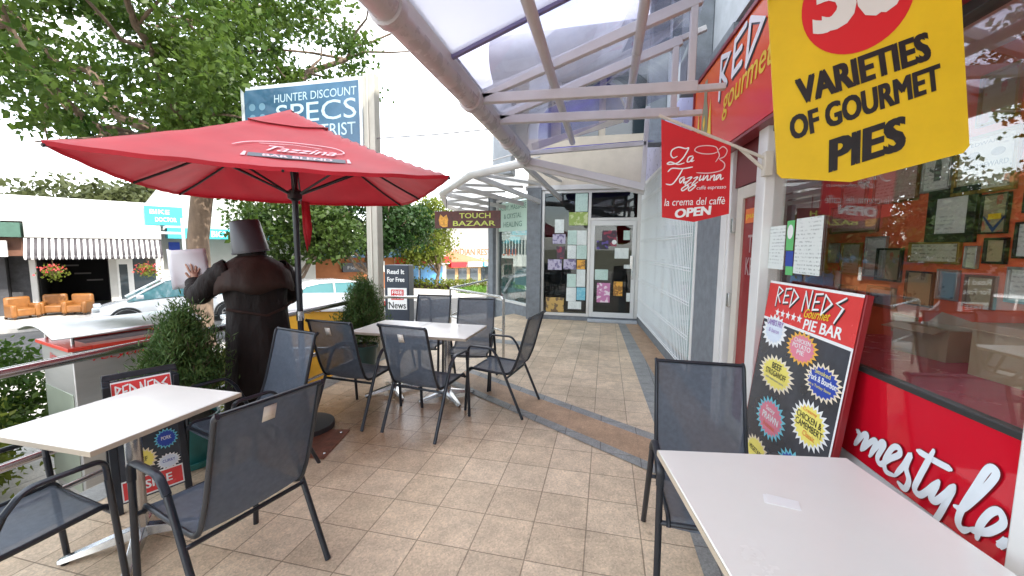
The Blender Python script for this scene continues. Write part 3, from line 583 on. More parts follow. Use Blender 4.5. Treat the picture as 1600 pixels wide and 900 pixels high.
# side canopy running left round the corner
can2 = thing('side_canopy', 'low white tube canopy running round the corner beyond the terrace', 'canopy', (-2.6, 8.4, 2.9))
p = MB(); p.tube([(-1.2, 6.05, 2.88), (-2.35, 6.85, 2.88), (-3.6, 8.5, 2.80), (-4.3, 10.5, 2.75), (-4.6, 16, 2.6)], .07, 14); p.build('gutter_pipe', steel_pt, can2, world=True)
p = MB()
for a, b_ in (((-2.3, 6.8, 2.86), (-1.45, 8.9, 2.62)), ((-3.0, 7.7, 2.83), (-1.9, 9.2, 2.62)), ((-3.6, 8.5, 2.8), (-2.5, 9.9, 2.62)), ((-1.25, 6.1, 2.86), (-1.0, 8.95, 2.68)), ((-4.1, 9.9, 2.76), (-2.85, 10.6, 2.6)), ((-4.35, 11.3, 2.72), (-3.1, 11.6, 2.58)), ((-4.45, 13.2, 2.66), (-3.3, 13.4, 2.5)), ((-4.6, 15.6, 2.6), (-3.5, 15.6, 2.44))):
    p = MB(); p.bar(a, b_, .06, .09)
    p.bar((a[0], a[1], a[2] + .03), (b_[0], b_[1], b_[2] + .38), .045, .05); p.build('rafter', steel_pt, can2, world=True, bevel=.005)
p = MB(); p.add([(-2.3, 6.9, 2.98), (-4.2, 10.3, 2.88), (-4.55, 16, 2.72), (-3.4, 16, 2.95), (-2.9, 10.4, 3.05), (-1.5, 9.0, 3.08)], [(0, 1, 4, 5), (1, 2, 3, 4)]); p.build('roof_sheet', sheet('smoky_sheet', (.55, .52, .48), .5, .45, .12, 2.), can2, world=True, solid=.006)
p = MB(); p.tube([(-2.5, 7.0, 3.02), (-1.3, 6.7, 3.22)], .012, 8); p.tube([(-1.9, 6.8, 2.98), (-1.1, 6.7, 3.1)], .012, 8); p.build('tie_rod', steel_pt, can2, world=True)
cable = MB(); cable.tube([(-3.12, 5.08, 3.08), (-2.2, 5.0, 3.06), (-1.25, 4.9, 3.06)], .009, 8); tag(cable.build('stay_cable', mat('cable_grey', (.2, .2, .2), .5)), 'thin grey cable from the tall sign post to the canopy gutter', 'cable')

# hanging painted sign beyond the side canopy
hs = thing('hanging_sign', 'dark red painted sign with yellow letters hanging under the far canopy', 'sign', (-3.24, 9.0, 2.07))
Fh = frame3((-4.0, 9.0, 2.06), (1, 0, 0), (0, 0, 1))
p = MB(); p.prism([(0, 0), (1.62, 0), (1.62, .40), (0, .40)], lambda u, v, wv: Fh(u, v, -wv), .03); p.build('sign_board', mat('dark_red_board', (.085, .016, .014), .4, var=.5, vscale=7), hs, world=True)
p = MB(); p.text('TOUCH', (.62, .23), (1.38, .23), (.62, .35), Fh, .002, .02); p.text('BAZAAR', (.46, .055), (1.50, .055), (.46, .17), Fh, .002, .02); p.build('lettering', mat('yellow_green_paint', (.55, .60, .12), .5), hs, smooth=False, world=True)
p = MB(); p.flat([(.12, .08), (.20, .03), (.32, .03), (.34, .2), (.30, .32), (.22, .26), (.14, .33), (.10, .2)], Fh, .002); p.build('face_emblem', mat('orange_paint', (.75, .33, .05), .5, var=.5, vscale=18), hs, smooth=False, world=True)
p = MB(); p.tube([(-3.7, 9, 2.46), (-3.7, 9, 2.75)], .008, 6); p.tube([(-2.65, 9, 2.46), (-2.65, 9, 2.72)], .008, 6); p.build('hanger', blackm, hs, world=True)

# ------------------------------------------------------------------ banners hung from the wall
fl = thing('banner', 'red pentagon cafe banner lettered OPEN on a slanted pole', 'banner', (.6, 3.1, 1.8))
Ff = frame3((0, 3.1, 0), (1, 0, 0), (0, 0, 1))
poly = [(.352, 2.515), (.385, 1.83), (.60, 1.795), (.825, 1.85), (.812, 2.31)]
p = MB(); p.prism(poly, lambda u, v, wv: Ff(u, v, -wv), .006); p.build('banner_cloth', mat('red_banner_cloth', (.58, .006, .012), .5, var=.08, vscale=5, bump=.1, bscale=18), fl, world=True)
TAZ = [[(0.468, 2.254), (0.443, 2.245), (0.426, 2.267), (0.434, 2.3), (0.474, 2.317), (0.521, 2.305), (0.54, 2.309), (0.534, 2.288), (0.507, 2.241), (0.47, 2.208), (0.424, 2.201), (0.404, 2.206), (0.427, 2.217), (0.475, 2.198), (0.517, 2.207)], [(0.571, 2.253), (0.546, 2.246), (0.536, 2.216), (0.554, 2.216), (0.574, 2.245), (0.563, 2.215), (0.581, 2.223)], [(0.411, 2.15), (0.439, 2.173), (0.506, 2.168), (0.573, 2.177)], [(0.51, 2.168), (0.483, 2.114), (0.443, 2.062), (0.401, 2.065)], [(0.521, 2.113), (0.494, 2.098), (0.498, 2.069), (0.524, 2.104), (0.519, 2.069), (0.537, 2.079)], [(0.539, 2.099), (0.572, 2.107), (0.53, 2.058), (0.554, 2.045), (0.517, 2.015), (0.511, 2.032), (0.57, 2.072)], [(0.583, 2.098), (0.611, 2.106), (0.575, 2.056), (0.6, 2.049), (0.564, 2.014), (0.556, 2.03), (0.613, 2.075)], [(0.63, 2.118), (0.621, 2.083), (0.64, 2.093)], [(0.651, 2.118), (0.644, 2.083), (0.674, 2.117), (0.672, 2.084), (0.687, 2.09)], [(0.696, 2.116), (0.691, 2.081)], [(0.69, 2.094), (0.718, 2.117), (0.715, 2.082), (0.73, 2.09)], [(0.757, 2.121), (0.733, 2.11), (0.731, 2.084), (0.757, 2.118), (0.757, 2.086), (0.776, 2.096)]]
CUP = [[(0.733, 2.275), (0.693, 2.262), (0.627, 2.267), (0.583, 2.288), (0.6, 2.313), (0.657, 2.319), (0.715, 2.307), (0.733, 2.275), (0.741, 2.244), (0.72, 2.206)], [(0.736, 2.288), (0.762, 2.307), (0.789, 2.281), (0.775, 2.241), (0.743, 2.227)], [(0.744, 2.223), (0.778, 2.191), (0.764, 2.15), (0.683, 2.132), (0.6, 2.137)]]
p = MB()
for i, s_ in enumerate(TAZ): p.ribbon(s_, .0085, Ff, .002 + .00003 * i)
p.text('OPEN', (.468, 1.822), (.706, 1.845), (.472, 1.886), Ff, .002, .055); p.text('la crema del caffè', (.397, 1.91), (.793, 1.917), (.402, 1.962), Ff, .002, .008); p.text('caffè espresso', (.606, 2.012), (.795, 2.016), (.608, 2.045), Ff, .002)
p.build('lettering', white_ink, fl, smooth=False, world=True)
p = MB()
for i, s_ in enumerate(CUP): p.ribbon(s_, .0065, Ff, .002 + .00003 * i)
p.build('cup_emblem', mat('pale_pink_vinyl', (.75, .55, .55), .4), fl, smooth=False, world=True)
p = MB(); p.tube([(.335, 3.105, 2.545), (1.06, 3.105, 2.205)], .011, 8); p.build('pole', cream, fl, world=True)
p = MB(); p.box(1.02, 1.07, 3.07, 3.14, 2.10, 2.26); p.bar((.87, 3.12, 2.30), (1.06, 3.12, 2.12), .02, .02); p.build('wall_bracket', cream, fl, world=True, bevel=.003)

yb = thing('banner', 'large yellow banner about gourmet pies with a red disc, close to the camera', 'banner', (.62, 1.25, 1.78))
Fy = frame3((0, 1.25, 0), (1, 0, 0), (0, 0, 1))
poly = [(.372, 2.50), (.396, 2.256), (.447, 1.808), (.459, 1.795), (.621, 1.78), (.855, 1.843), (.866, 1.86), (.817, 2.204), (.78, 2.50)]
p = MB(); p.prism(poly, lambda u, v, wv: Fy(u, v, -wv), .005); p.build('banner_cloth', yellow_cl, yb, world=True)
p = MB(); p.text('VARIETIES', (.485, 1.980), (.769, 2.072), (.471, 2.048), Fy, .0015, .062); p.text('OF GOURMET', (.474, 1.891), (.797, 2.0), (.463, 1.953), Fy, .0015, .056); p.text('PIES', (.567, 1.804), (.733, 1.858), (.562, 1.890), Fy, .0015, .062)
p.build('lettering', black_ink, yb, smooth=False, world=True)
p = MB(); c_ = (.598, 2.232); p.flat([(c_[0] + .122 * math.cos(a * math.pi / 24) , c_[1] + .13 * math.sin(a * math.pi / 24) + .012 * math.cos(a * math.pi / 24)) for a in range(48)], Fy, .0012); p.build('red_disc', red_ink, yb, smooth=False, world=True)
p = MB(); p.text('50', (.506, 2.150), (.705, 2.205), (.489, 2.32), Fy, .0026, .06); p.build('lettering', mat('grey_white_vinyl', (.66, .66, .62), .4), yb, smooth=False, world=True)
p = MB(); p.tube([(.30, 1.255, 2.52), (1.18, 1.255, 2.52)], .012, 8); p.box(1.16, 1.2, 1.22, 1.29, 2.42, 2.6); p.build('pole', cream, yb, world=True)
p = MB(); p.tube([(.385, 1.243, 2.275), (.41, 1.243, 2.265)], .013, 8); p.build('clip', blackm, yb, world=True)

# ------------------------------------------------------------------ leaning pie poster board
bo = thing('poster_board', 'tall red and black pie poster board leaning against the shop window', 'sign board', (1.05, 2.55, 0))
bu = Vector((.10075, -.99491, 0)); bv = Vector((.1043, .00698, .99452)); bw = bu.cross(bv)
if bw.x > 0: bw = -bw
bO = Vector((1.04, 2.97, 1.405))
Fb = lambda a, b_, c_: tuple(bO + bu * a + bv * b_ + bw * c_)
p = MB(); p.prism([(.055, -1.40), (.90, -1.40), (.90, 0), (.055, 0)], lambda u, v, wv: Fb(u, v, -wv - .001), .03); p.build('frame', mat('dark_red_edge', (.22, .008, .012), .4), bo, world=True, bevel=.003)
p = MB(); p.flat([(.068, -1.36), (.888, -1.36), (.888, -.262), (.068, -.245)], Fb, .0012); p.build('black_panel', board_bk, bo, world=True)
p = MB(); p.flat([(.066, -.247), (.890, -.264), (.890, -.248), (.066, -.231)], Fb, .002); p.flat([(.066, -.014), (.89, -.014), (.89, .0), (.066, .0)], Fb, .002); p.flat([(.878, -1.36), (.89, -1.36), (.89, -.264), (.878, -.264)], Fb, .002); p.build('white_border', white_ink, bo, world=True)
p = MB(); p.flat([(.066, -.231), (.89, -.248), (.89, -.014), (.066, -.014)], Fb, .0014); p.build('red_header', mat('red_header_print', (.66, .05, .05), .25, var=.12, vscale=3), bo, world=True)
p = MB(); jagged(p, 'RED NEDS', (.178, -.118), (.80, -.118), (.178, -.030), lambda u, v, wv: Fb(u + .005, v - .007, wv), .0026, .021); p.build('lettering_shadow', black_ink, bo, smooth=False, world=True)
def star(p, cx, cy, r, F, wv):
    p.flat([(cx + (r if k % 2 == 0 else r * .42) * math.sin(k * math.pi / 5), cy + (r if k % 2 == 0 else r * .42) * math.cos(k * math.pi / 5)) for k in range(10)], F, wv)
p = MB(); jagged(p, 'RED NEDS', (.178, -.118), (.80, -.118), (.178, -.030), Fb, .0042, .018)
for k in range(5): star(p, .215 + k * .058, -.187, .027, Fb, .0026)
p.text('PIE BAR', (.493, -.236), (.80, -.228), (.499, -.178), Fb, .0026, .03); p.build('lettering', white_ink, bo, smooth=False, world=True)
p = MB(); p.text('Gourmet', (.485, -.172), (.695, -.158), (.49, -.122), Fb, .0048, .015, .3); p.build('lettering', yellow_ink, bo, smooth=False, world=True)
def burst(parent, F, c, rx, ry, n, m_out, m_in, lines, w0=.0024, world=True, rot=0., inn=.80):
    p = MB(); P = []
    for k in range(2 * n):
        a = math.pi * k / n + rot; rr = 1.0 if k % 2 == 0 else .76; P.append((c[0] + rx * rr * math.cos(a), c[1] + ry * rr * math.sin(a)))
    p.flat(P, F, w0); b_ = p.build('starburst', m_out, parent, smooth=False, world=world)
    p = MB(); P = []
    for k in range(2 * n):
        a = math.pi * k / n + rot; rr = inn if k % 2 == 0 else inn * .84; P.append((c[0] + rx * rr * math.cos(a), c[1] + ry * rr * math.sin(a)))
    p.flat(P, F, w0 + .0008); p.build('starburst_centre', m_in, b_, smooth=False, world=world)
    for tx, u0, v0, wd, ht, m_, bd in lines:
        p = MB(); p.text(tx, (c[0] + u0 * rx, c[1] + v0 * ry), (c[0] + (u0 + wd) * rx, c[1] + v0 * ry), (c[0] + u0 * rx, c[1] + (v0 + ht) * ry), F, w0 + .0018, bd); p.build('lettering', m_, b_, smooth=False, world=world)
cream_ink = mat('cream_vinyl', (.80, .70, .52), .4)
pale_y = mat('pale_yellow_vinyl', (.84, .74, .16), .4)
burst(bo, Fb, (.215, -.305), .145, .105, 18, white_ink, mat('ice_vinyl', (.66, .74, .84), .4), [("LAMB'S FRY", -.62, .30, 1.25, .36, purple_ink, .02), ('& bacon', -.4, -.1, .8, .25, purple_ink, 0)], inn=.72)
burst(bo, Fb, (.517, -.341), .150, .095, 20, mat('amber_vinyl', (.82, .45, .06), .4), pink_ink, [('CHICKEN', -.5, .28, 1.0, .24, white_ink, .02), ('POTATO', -.55, -.06, 1.1, .28, white_ink, .02), ('PIE', -.22, -.38, .45, .26, white_ink, .02)])
burst(bo, Fb, (.320, -.548), .200, .112, 22, mat('pale_cream_vinyl', (.82, .74, .58), .4), pale_y, [('BEEF', -.25, .22, .52, .34, black_ink, .03), ('STROGANOFF', -.55, -.16, 1.12, .32, black_ink, .02), ('with mushroom sauce', -.5, -.40, 1.0, .12, blue_ink, 0)])
burst(bo, Fb, (.735, -.462), .152, .098, 22, cream_ink, blue_ink, [('Smoked', -.45, .34, .8, .24, pale_y, .01), ('Pork & Bourbon', -.68, -.06, 1.38, .32, white_ink, .03), ('in a Turkey Sauce', -.6, -.40, 1.1, .2, pale_y, .01)])
burst(bo, Fb, (.350, -.815), .170, .130, 22, cyan_ink, pink_ink, [('Satay', -.35, .22, .6, .28, white_ink, .02), ('PRAWN', -.5, -.14, 1.05, .32, white_ink, .03), ('& coconut', -.35, -.46, .75, .22, orange_ink, .01)])
burst(bo, Fb, (.700, -.700), .165, .128, 24, white_ink, pale_y, [('Creamy', -.40, .42, .7, .2, orange_ink, .01), ('CHICKEN &', -.66, .10, 1.25, .27, black_ink, .02), ('CAMEMBERT', -.66, -.22, 1.35, .27, black_ink, .02), ('Classic', -.2, -.5, .6, .22, orange_ink, .01)])
burst(bo, Fb, (.270, -1.07), .15, .10, 20, cream_ink, pale_y, [('VEGETABLE', -.6, -.1, 1.2, .3, black_ink, .02)])
burst(bo, Fb, (.640, -.985), .16, .11, 20, cyan_ink, blue_ink, [('CURRY', -.5, -.1, 1.0, .3, white_ink, .02)])

# ------------------------------------------------------------------ patio chairs
def arc(pts, n=5, r=.05):
    """round the corners of a polyline"""
    P = [Vector(q_) for q_ in pts]; o = [P[0]]
    for i in range(1, len(P) - 1):
        a, b_, c_ = P[i - 1], P[i], P[i + 1]; ra = min(r, (a - b_).length * .45, (c_ - b_).length * .45)
        s_, e = b_ + (a - b_).normalized() * ra, b_ + (c_ - b_).normalized() * ra
        for k in range(n + 1):
            t = k / n; o.append((1 - t) ** 2 * s_ + 2 * t * (1 - t) * b_ + t * t * e)
    o.append(P[-1]); return o
def flat_tube(mb, pts, wx, wt, n=10):
    """oval tube: wide along x, wt thick"""
    P = [Vector(q_) for q_ in pts]; k = len(P); vs = []; fs = []
    for i, q_ in enumerate(P):
        d = (P[min(i + 1, k - 1)] - P[max(i - 1, 0)]).normalized(); x = Vector((1, 0, 0)); y = d.cross(x).normalized(); x = y.cross(d)
        for j in range(n):
            a = 2 * math.pi * j / n; vs.append(q_ + x * (wx / 2 * math.cos(a)) + y * (wt / 2 * math.sin(a)))
    for i in range(k - 1):
        for j in range(n): fs.append((i * n + j, i * n + (j + 1) % n, (i + 1) * n + (j + 1) % n, (i + 1) * n + j))
    fs.append(tuple(range(n))[::-1]); fs.append(tuple((k - 1) * n + j for j in range(n))); mb.add(vs, fs)
PROF = arc([(0, .285, .385), (0, .265, .425), (0, -.02, .405), (0, -.165, .405), (0, -.235, .56), (0, -.34, .95), (0, -.365, .965)], 6, .07)
def make_chair(label):
    t = thing('patio_chair', label, 'chair', (0, 0, 0), 0, 'charcoal sling patio chairs on the terrace')
    # the sling, one curved skin split where the seat meets the back
    cut = min(range(len(PROF)), key=lambda i: abs(PROF[i].z - .45) + (0 if PROF[i].y < -.1 else 9))
    def skin(P, name):
        mb = MB(); n = 8; vs = []
        for q_ in P:
            for j in range(n + 1):
                u = j / n * 2 - 1; sag = -.012 * (1 - u * u)
                vs.append((u * .222, q_.y + (sag if q_.z > .45 else 0), q_.z + (sag if q_.z <= .45 else 0)))
        mb.add(vs, [(i * (n + 1) + j, i * (n + 1) + j + 1, (i + 1) * (n + 1) + j + 1, (i + 1) * (n + 1) + j) for i in range(len(P) - 1) for j in range(n)])
        return mb.build(name, fabric, t, ang=80)
    skin(PROF[:cut + 1], 'seat'); skin(PROF[cut:], 'backrest')
    for sx in (-1, 1):
        mb = MB(); flat_tube(mb, [(sx * .228, q_.y, q_.z) for q_ in PROF], .020, .026); mb.build('side_rail', frame_m, t)
        x = sx * .268
        mb = MB(); flat_tube(mb, [(x, .30, 0), (x, .265, .56)], .030, .026); mb.build('leg', frame_m, t)
        mb = MB(); flat_tube(mb, arc([(x, .265, .56), (x, .26, .655), (x, .02, .655), (x, -.04, .58)], 6, .075), .036, .022); mb.build('armrest', frame_m, t)
        mb = MB(); flat_tube(mb, [(x, -.04, .58), (x, -.30, 0)], .030, .026); mb.build('leg', frame_m, t)
    mb = MB()
    mb.tube([(-.262, .275, .395), (.262, .275, .395)], .011, 8); mb.build('stretcher', frame_m, t)
    mb = MB(); mb.tube([(-.262, -.135, .375), (.262, -.135, .375)], .011, 8); mb.build('stretcher', frame_m, t)
    mb = MB(); mb.tube([(-.228, -.352, .962), (.228, -.352, .962)], .010, 8); mb.build('top_rail', frame_m, t)
    return t
chair0 = make_chair('grey sling chair right of the left table, its tagged back nearest the camera')
def chair_tag(root, hgt=.86, x=-.02):
    mb = MB(); f_ = (hgt - .56) / .39; y = -.235 - .105 * f_ - .018
    mb.add([(x - .028, y + .010, hgt - .035), (x + .028, y + .010, hgt - .035), (x + .028, y - .011, hgt + .035), (x - .028, y - .011, hgt + .035)], [(0, 1, 2, 3)])
    mb.build('care_tag', printed('tag_print', (.62, .58, .52), (.25, .22, .2), 60, .5), root, solid=.001)
G = 'charcoal sling patio chairs on the terrace'
def place(x, y, az, label, tagh=None):
    """az: direction the sitter faces, clockwise from +Y"""
    rzv = R(-az); r = dup(chair0, (x, y, 0), rzv, label, G)
    if tagh: chair_tag(r, tagh)
    return r
def at_rear(rl, rr, az):      # chair centre from the two rear feet
    m_ = (Vector(rl) + Vector(rr)) / 2; a = R(az); return m_.x + math.sin(a) * .30, m_.y + math.cos(a) * .30
c_b = (-1.70, 1.46); chair0.location = (c_b[0], c_b[1], 0); chair0.rotation_euler.z = R(77)
x, y = at_rear((-2.54, 3.01), (-2.06, 2.99), 5); place(x, y, 5, 'grey sling chair left of the middle one, back turned, near the yellow cabinet', .87)
x, y = at_rear((-1.82, 2.98), (-1.35, 2.93), 9); place(x, y, 9, 'grey sling chair in the middle of the terrace, back turned, tag on its back', .86)
place(-.98, 3.86, -82, 'grey sling chair seen side on at the right end of the far double table')
place(-2.20, 4.62, 176, 'grey sling chair beyond the far double table, beside the sign post')
place(-1.53, 4.45, 172, 'grey sling chair beyond the far double table, in front of the steel handrail')
place(-2.37, 2.22, -166, 'grey sling chair beside the person, turned towards the left table')
place(-2.44, 1.02, 8, 'grey sling chair before the left table, cut by the left picture edge')
place(.53, 2.05, 180, 'grey sling chair beside the poster board, facing the camera across the right table')
chair_tag(chair0, .90)

# ------------------------------------------------------------------ tables
def table(label, cx, cy, wx, wy, rot=0., base=True, h=.74):
    t = thing('cafe_table', label, 'table', (cx, cy, 0), rot, 'white topped cafe tables')
    p = MB(); p.box(-wx / 2, wx / 2, -wy / 2, wy / 2, h - .028, h); tp = p.build('table_top', tabletop_m, t, bevel=.004)
    p = MB(); e = .0025
    p.box(-wx / 2 - e, wx / 2 + e, -wy / 2 - e, -wy / 2 - .0002, h - .0265, h - .004); p.box(-wx / 2 - e, wx / 2 + e, wy / 2 + .0002, wy / 2 + e, h - .0265, h - .004)
    p.box(-wx / 2 - e, -wx / 2 - .0002, -wy / 2, wy / 2, h - .0265, h - .004); p.box(wx / 2 + .0002, wx / 2 + e, -wy / 2, wy / 2, h - .0265, h - .004); p.build('edge_band', table_edge, tp)
    p = MB(); p.lathe([(.0, .05), (.038, .05), (.036, .08), (.036, h - .05), (.09, h - .045), (.09, h - .03), (0, h - .03)], 20); p.build('pedestal', chrome, t)
    for k in range(4):
        a = math.pi / 4 + k * math.pi / 2; c_, s_ = math.cos(a), math.sin(a)
        p = MB(); rings = []
        for r_, hw, z0, z1 in ((.02, .035, .045, .10), (.12, .032, .035, .075), (.30, .022, .012, .034), (.315, .018, .012, .028)):
            rings.append([(c_ * r_ - s_ * q1, s_ * r_ + c_ * q1, z_) for q1, z_ in ((-hw, z0), (hw, z0), (hw * .7, z1), (-hw * .7, z1))])
        p.loft(rings); lg = p.build('base_leg', chrome, t, bevel=.003)
        p = MB(); p.lathe([(0, 0), (.016, 0), (.016, .013), (0, .013)], 10, c=(c_ * .29, s_ * .29, 0)); p.build('rubber_foot', blackm, lg)
    return t
table('white topped cafe table on a chrome pedestal by the left railing', -2.405, 1.52, .645, .715)
table('left half of the far double table, beside the sign post', -2.245, 3.91, .60, .70)
table('right half of the far double table, with a chair at its end', -1.61, 3.90, .66, .70)
table('large white table in the right foreground under the yellow banner', .685, 1.42, .77, .80, R(9))
p = MB()
for k, (a, b_) in enumerate(((0., 0.), (.010, .003))):
    p.add([(-.045 + a, -.02, .0005 + b_ * .3), (.05 + a, -.025, .0005), (.055 + a, .03, .0006), (-.04 + a, .035, .0008 + b_)], [(0, 1, 2, 3)])
o = p.build('napkin', mat('napkin_paper', (.84, .84, .82), .8), None, solid=.001, smooth=False); o.location = (.60, 1.47, .7405); o.rotation_euler.z = R(-8); tag(o, 'small white folded napkin lying on the right foreground table', 'napkin')

# ------------------------------------------------------------------ market umbrella
um = thing('market_umbrella', 'big red square cafe umbrella on a black pole over the terrace', 'umbrella', (-2.545, 2.905, 0), R(38.0))
HB = 1.035; APEX = 2.70
def can_z(u, v, top=APEX):
    m_ = max(abs(u), abs(v)) / HB; c_ = min(abs(u), abs(v)) / HB
    return top - .625 * m_ ** .92 + .035 * (m_ * m_) * c_ * c_ - .02 * math.sin(m_ * 3.1) * (1 - (c_ / max(m_, .01)) ** 2)
def wrk(u, v): return .004 * math.sin(u * 17 + v * 9) * math.sin(v * 13 - u * 5)
umb_cloth = sheet('umbrella_cloth', (.44, .010, .022), .16, 0, .10, 5.)
q_ = [n for n in umb_cloth.node_tree.nodes if n.type == 'BSDF_PRINCIPLED'][0]; q_.inputs['Sheen Weight'].default_value = .22; q_.inputs['Sheen Roughness'].default_value = .4
def umb_grid(half, n, dz, flare=0.):
    p = MB(); vs = []
    for i in range(n + 1):
        for j in range(n + 1):
            u, v = (i / n * 2 - 1) * half, (j / n * 2 - 1) * half
            vs.append((u, v, can_z(u, v) + dz + wrk(u, v) + flare * max(abs(u), abs(v)) / half))
    p.add(vs, [(i * (n + 1) + j, i * (n + 1) + j + 1, (i + 1) * (n + 1) + j + 1, (i + 1) * (n + 1) + j) for i in range(n) for j in range(n)]); return p
cn = umb_grid(HB, 36, 0).build('canopy', umb_cloth, um, ang=50)
p = MB(); vs = []; k = 36
ed = [(-1 + 2 * i / k, -1) for i in range(k)] + [(1, -1 + 2 * i / k) for i in range(k)] + [(1 - 2 * i / k, 1) for i in range(k)] + [(-1, 1 - 2 * i / k) for i in range(k)]
for a, b_ in ed: z_ = can_z(a * HB, b_ * HB) + wrk(a * HB, b_ * HB); vs += [(a * HB, b_ * HB, z_), (a * HB * .998, b_ * HB * .998, z_ - .025)]
n_ = len(ed); p.add(vs, [(2 * i, 2 * ((i + 1) % n_), 2 * ((i + 1) % n_) + 1, 2 * i + 1) for i in range(n_)]); p.build('hem', umb_cloth, cn)
umb_grid(.27, 12, .018, -.002).build('vent_cap', umb_cloth, um, ang=50)
for k in range(4):
    a = k * math.pi / 2 + math.pi / 4; c_, s_ = math.cos(a) * math.sqrt(2), math.sin(a) * math.sqrt(2)
    p = MB(); p.tube([(c_ * HB * f_, s_ * HB * f_, can_z(c_ * HB * f_, s_ * HB * f_) - .022) for f_ in (.03, .2, .4, .6, .8, 1.0)], .010, 8); rb = p.build('rib', blackm, um)
    p = MB(); p.tube([(c_ * .045, s_ * .045, 2.04), (c_ * HB * .52, s_ * HB * .52, can_z(c_ * HB * .52, s_ * HB * .52) - .03)], .009, 8); p.build('strut', blackm, rb)
    a = k * math.pi / 2; c_, s_ = math.cos(a), math.sin(a)
    p = MB(); p.tube([(c_ * HB * f_, s_ * HB * f_, can_z(c_ * HB * f_, s_ * HB * f_) - .022) for f_ in (.03, .2, .4, .6, .8, 1.0)], .009, 8); rb = p.build('rib', blackm, um)
    p = MB(); p.tube([(c_ * .045, s_ * .045, 2.04), (c_ * HB * .55, s_ * HB * .55, can_z(c_ * HB * .55, s_ * HB * .55) - .03)], .009, 8); p.build('strut', blackm, rb)
p = MB(); p.tube([(0, 0, .02), (0, 0, 2.70)], .024, 16); p.build('pole', mat('black_pole', (.012, .014, .022), .3, .2), um)
p = MB(); p.lathe([(.026, 1.98), (.055, 2.0), (.055, 2.06), (.026, 2.08)], 16); p.build('hub', blackm, um)
p = MB(); p.lathe([(.025, .97), (.031, .97), (.031, 1.05), (.025, 1.05)], 16); p.build('pole_collar', chrome, um)
p = MB(); p.lathe([(0, .0), (.24, .0), (.24, .05), (.04, .07), (.04, .30), (0, .30)], 24); p.build('base', mat('base_iron', (.03, .03, .032), .6), um, bevel=.004)
p = MB()
for dx, dz in ((.0, 0), (.02, .05)):
    p.add([(.045 + dx, .0, 1.98), (.085 + dx, .015, 1.98), (.10 + dx, .02, 1.70 + dz), (.075 + dx, .01, 1.55 + dz), (.05 + dx, .0, 1.72 + dz)], [(0, 1, 2, 3, 4)])
p.build('tie_strap', umb_cloth, um, solid=.004)
# lettering on the face of the canopy turned to the camera (the -v side), laid along the slope
def Fum(u, v, wv):
    y = -HB + .14 + v * .88; return (u, y, can_z(u, y) + .007 + wv)
p = MB(); p.flat([(-.20, .0), (.36, .0), (.36, .075), (-.20, .075)], Fum, .0); p.build('label_band', mat('band_grey', (.10, .11, .13), .6), cn, smooth=False)
p = MB(); p.text('BAR BLEND', (-.12, .015), (.28, .015), (-.12, .060), Fum, .003, .03)
p.flat([(-.235, .0), (-.21, .0), (-.21, .085), (-.225, .085)], Fum, .001); p.flat([(.37, .0), (.395, .0), (.385, .085), (.37, .085)], Fum, .001)
p.text('Tazzina', (-.12, .14), (.30, .14), (-.10, .25), Fum, .003, .015, .3)
p.ribbon([(-.30, .20), (-.20, .30), (.02, .36), (.28, .32), (.36, .22), (.30, .17)], .010, Fum, .003); p.ribbon([(-.16, .28), (.05, .31), (.22, .27)], .007, Fum, .0035)
p.build('lettering', mat('pale_pink_print', (.72, .45, .47), .6), cn, smooth=False)

# ------------------------------------------------------------------ tall sign post with the blue sign
sp_ = thing('street_sign', 'tall cream post carrying a big blue white lettered optometrist sign', 'sign', (-3.17, 5.09, 0))
p = MB(); p.box(-.085, .085, -.07, .07, -.3, 3.92); p.build('post', mat('cream_post', (.46, .44, .37), .5, var=.12, vscale=4), sp_, bevel=.008)
p = MB(); p.box(-.02, .0, -.082, -.071, -.2, 3.9); p.build('post_groove', mat('post_cover', (.56, .53, .45), .5), sp_)
p = MB(); p.box(-2.06, -.085, -.09, .07, 2.86, 3.88); sb_ = p.build('sign_frame', mat('pale_sign_frame', (.62, .68, .70), .35, .2), sp_, bevel=.006)
Fs = frame3((-3.17, 5.0, 0), (1, 0, 0), (0, 0, 1))
p = MB(); p.flat([(-1.995, 2.91), (-.13, 2.91), (-.13, 3.83), (-1.995, 3.83)], Fs, .003); p.build('sign_face', mat('blue_sign_face', (.045, .115, .19), .14, var=.35, vscale=1.6), sb_, world=True)
p = MB(); p.text('HUNTER DISCOUNT', (-1.48, 3.625), (-.165, 3.645), (-1.475, 3.735), Fs, .005, -.004); p.text('SPECS', (-1.46, 3.33), (-.175, 3.35), (-1.455, 3.59), Fs, .005, -.002); p.text('OPTOMETRIST', (-1.62, 3.12), (-.19, 3.13), (-1.62, 3.285), Fs, .005, -.006)
p.build('lettering', mat('pale_blue_letters', (.40, .54, .60), .4), sb_, smooth=False, world=True)
p = MB()
for i in range(2):
    for j in range(2): p.flat([(-1.86 + i * .17 + .055 * math.cos(a), 3.44 + j * .15 + .05 * math.sin(a)) for a in [q_ * math.pi / 10 for q_ in range(20)]], Fs, .005)
p.build('dot_emblem', mat('dot_blue', (.12, .24, .33), .4), sb_, smooth=False, world=True)

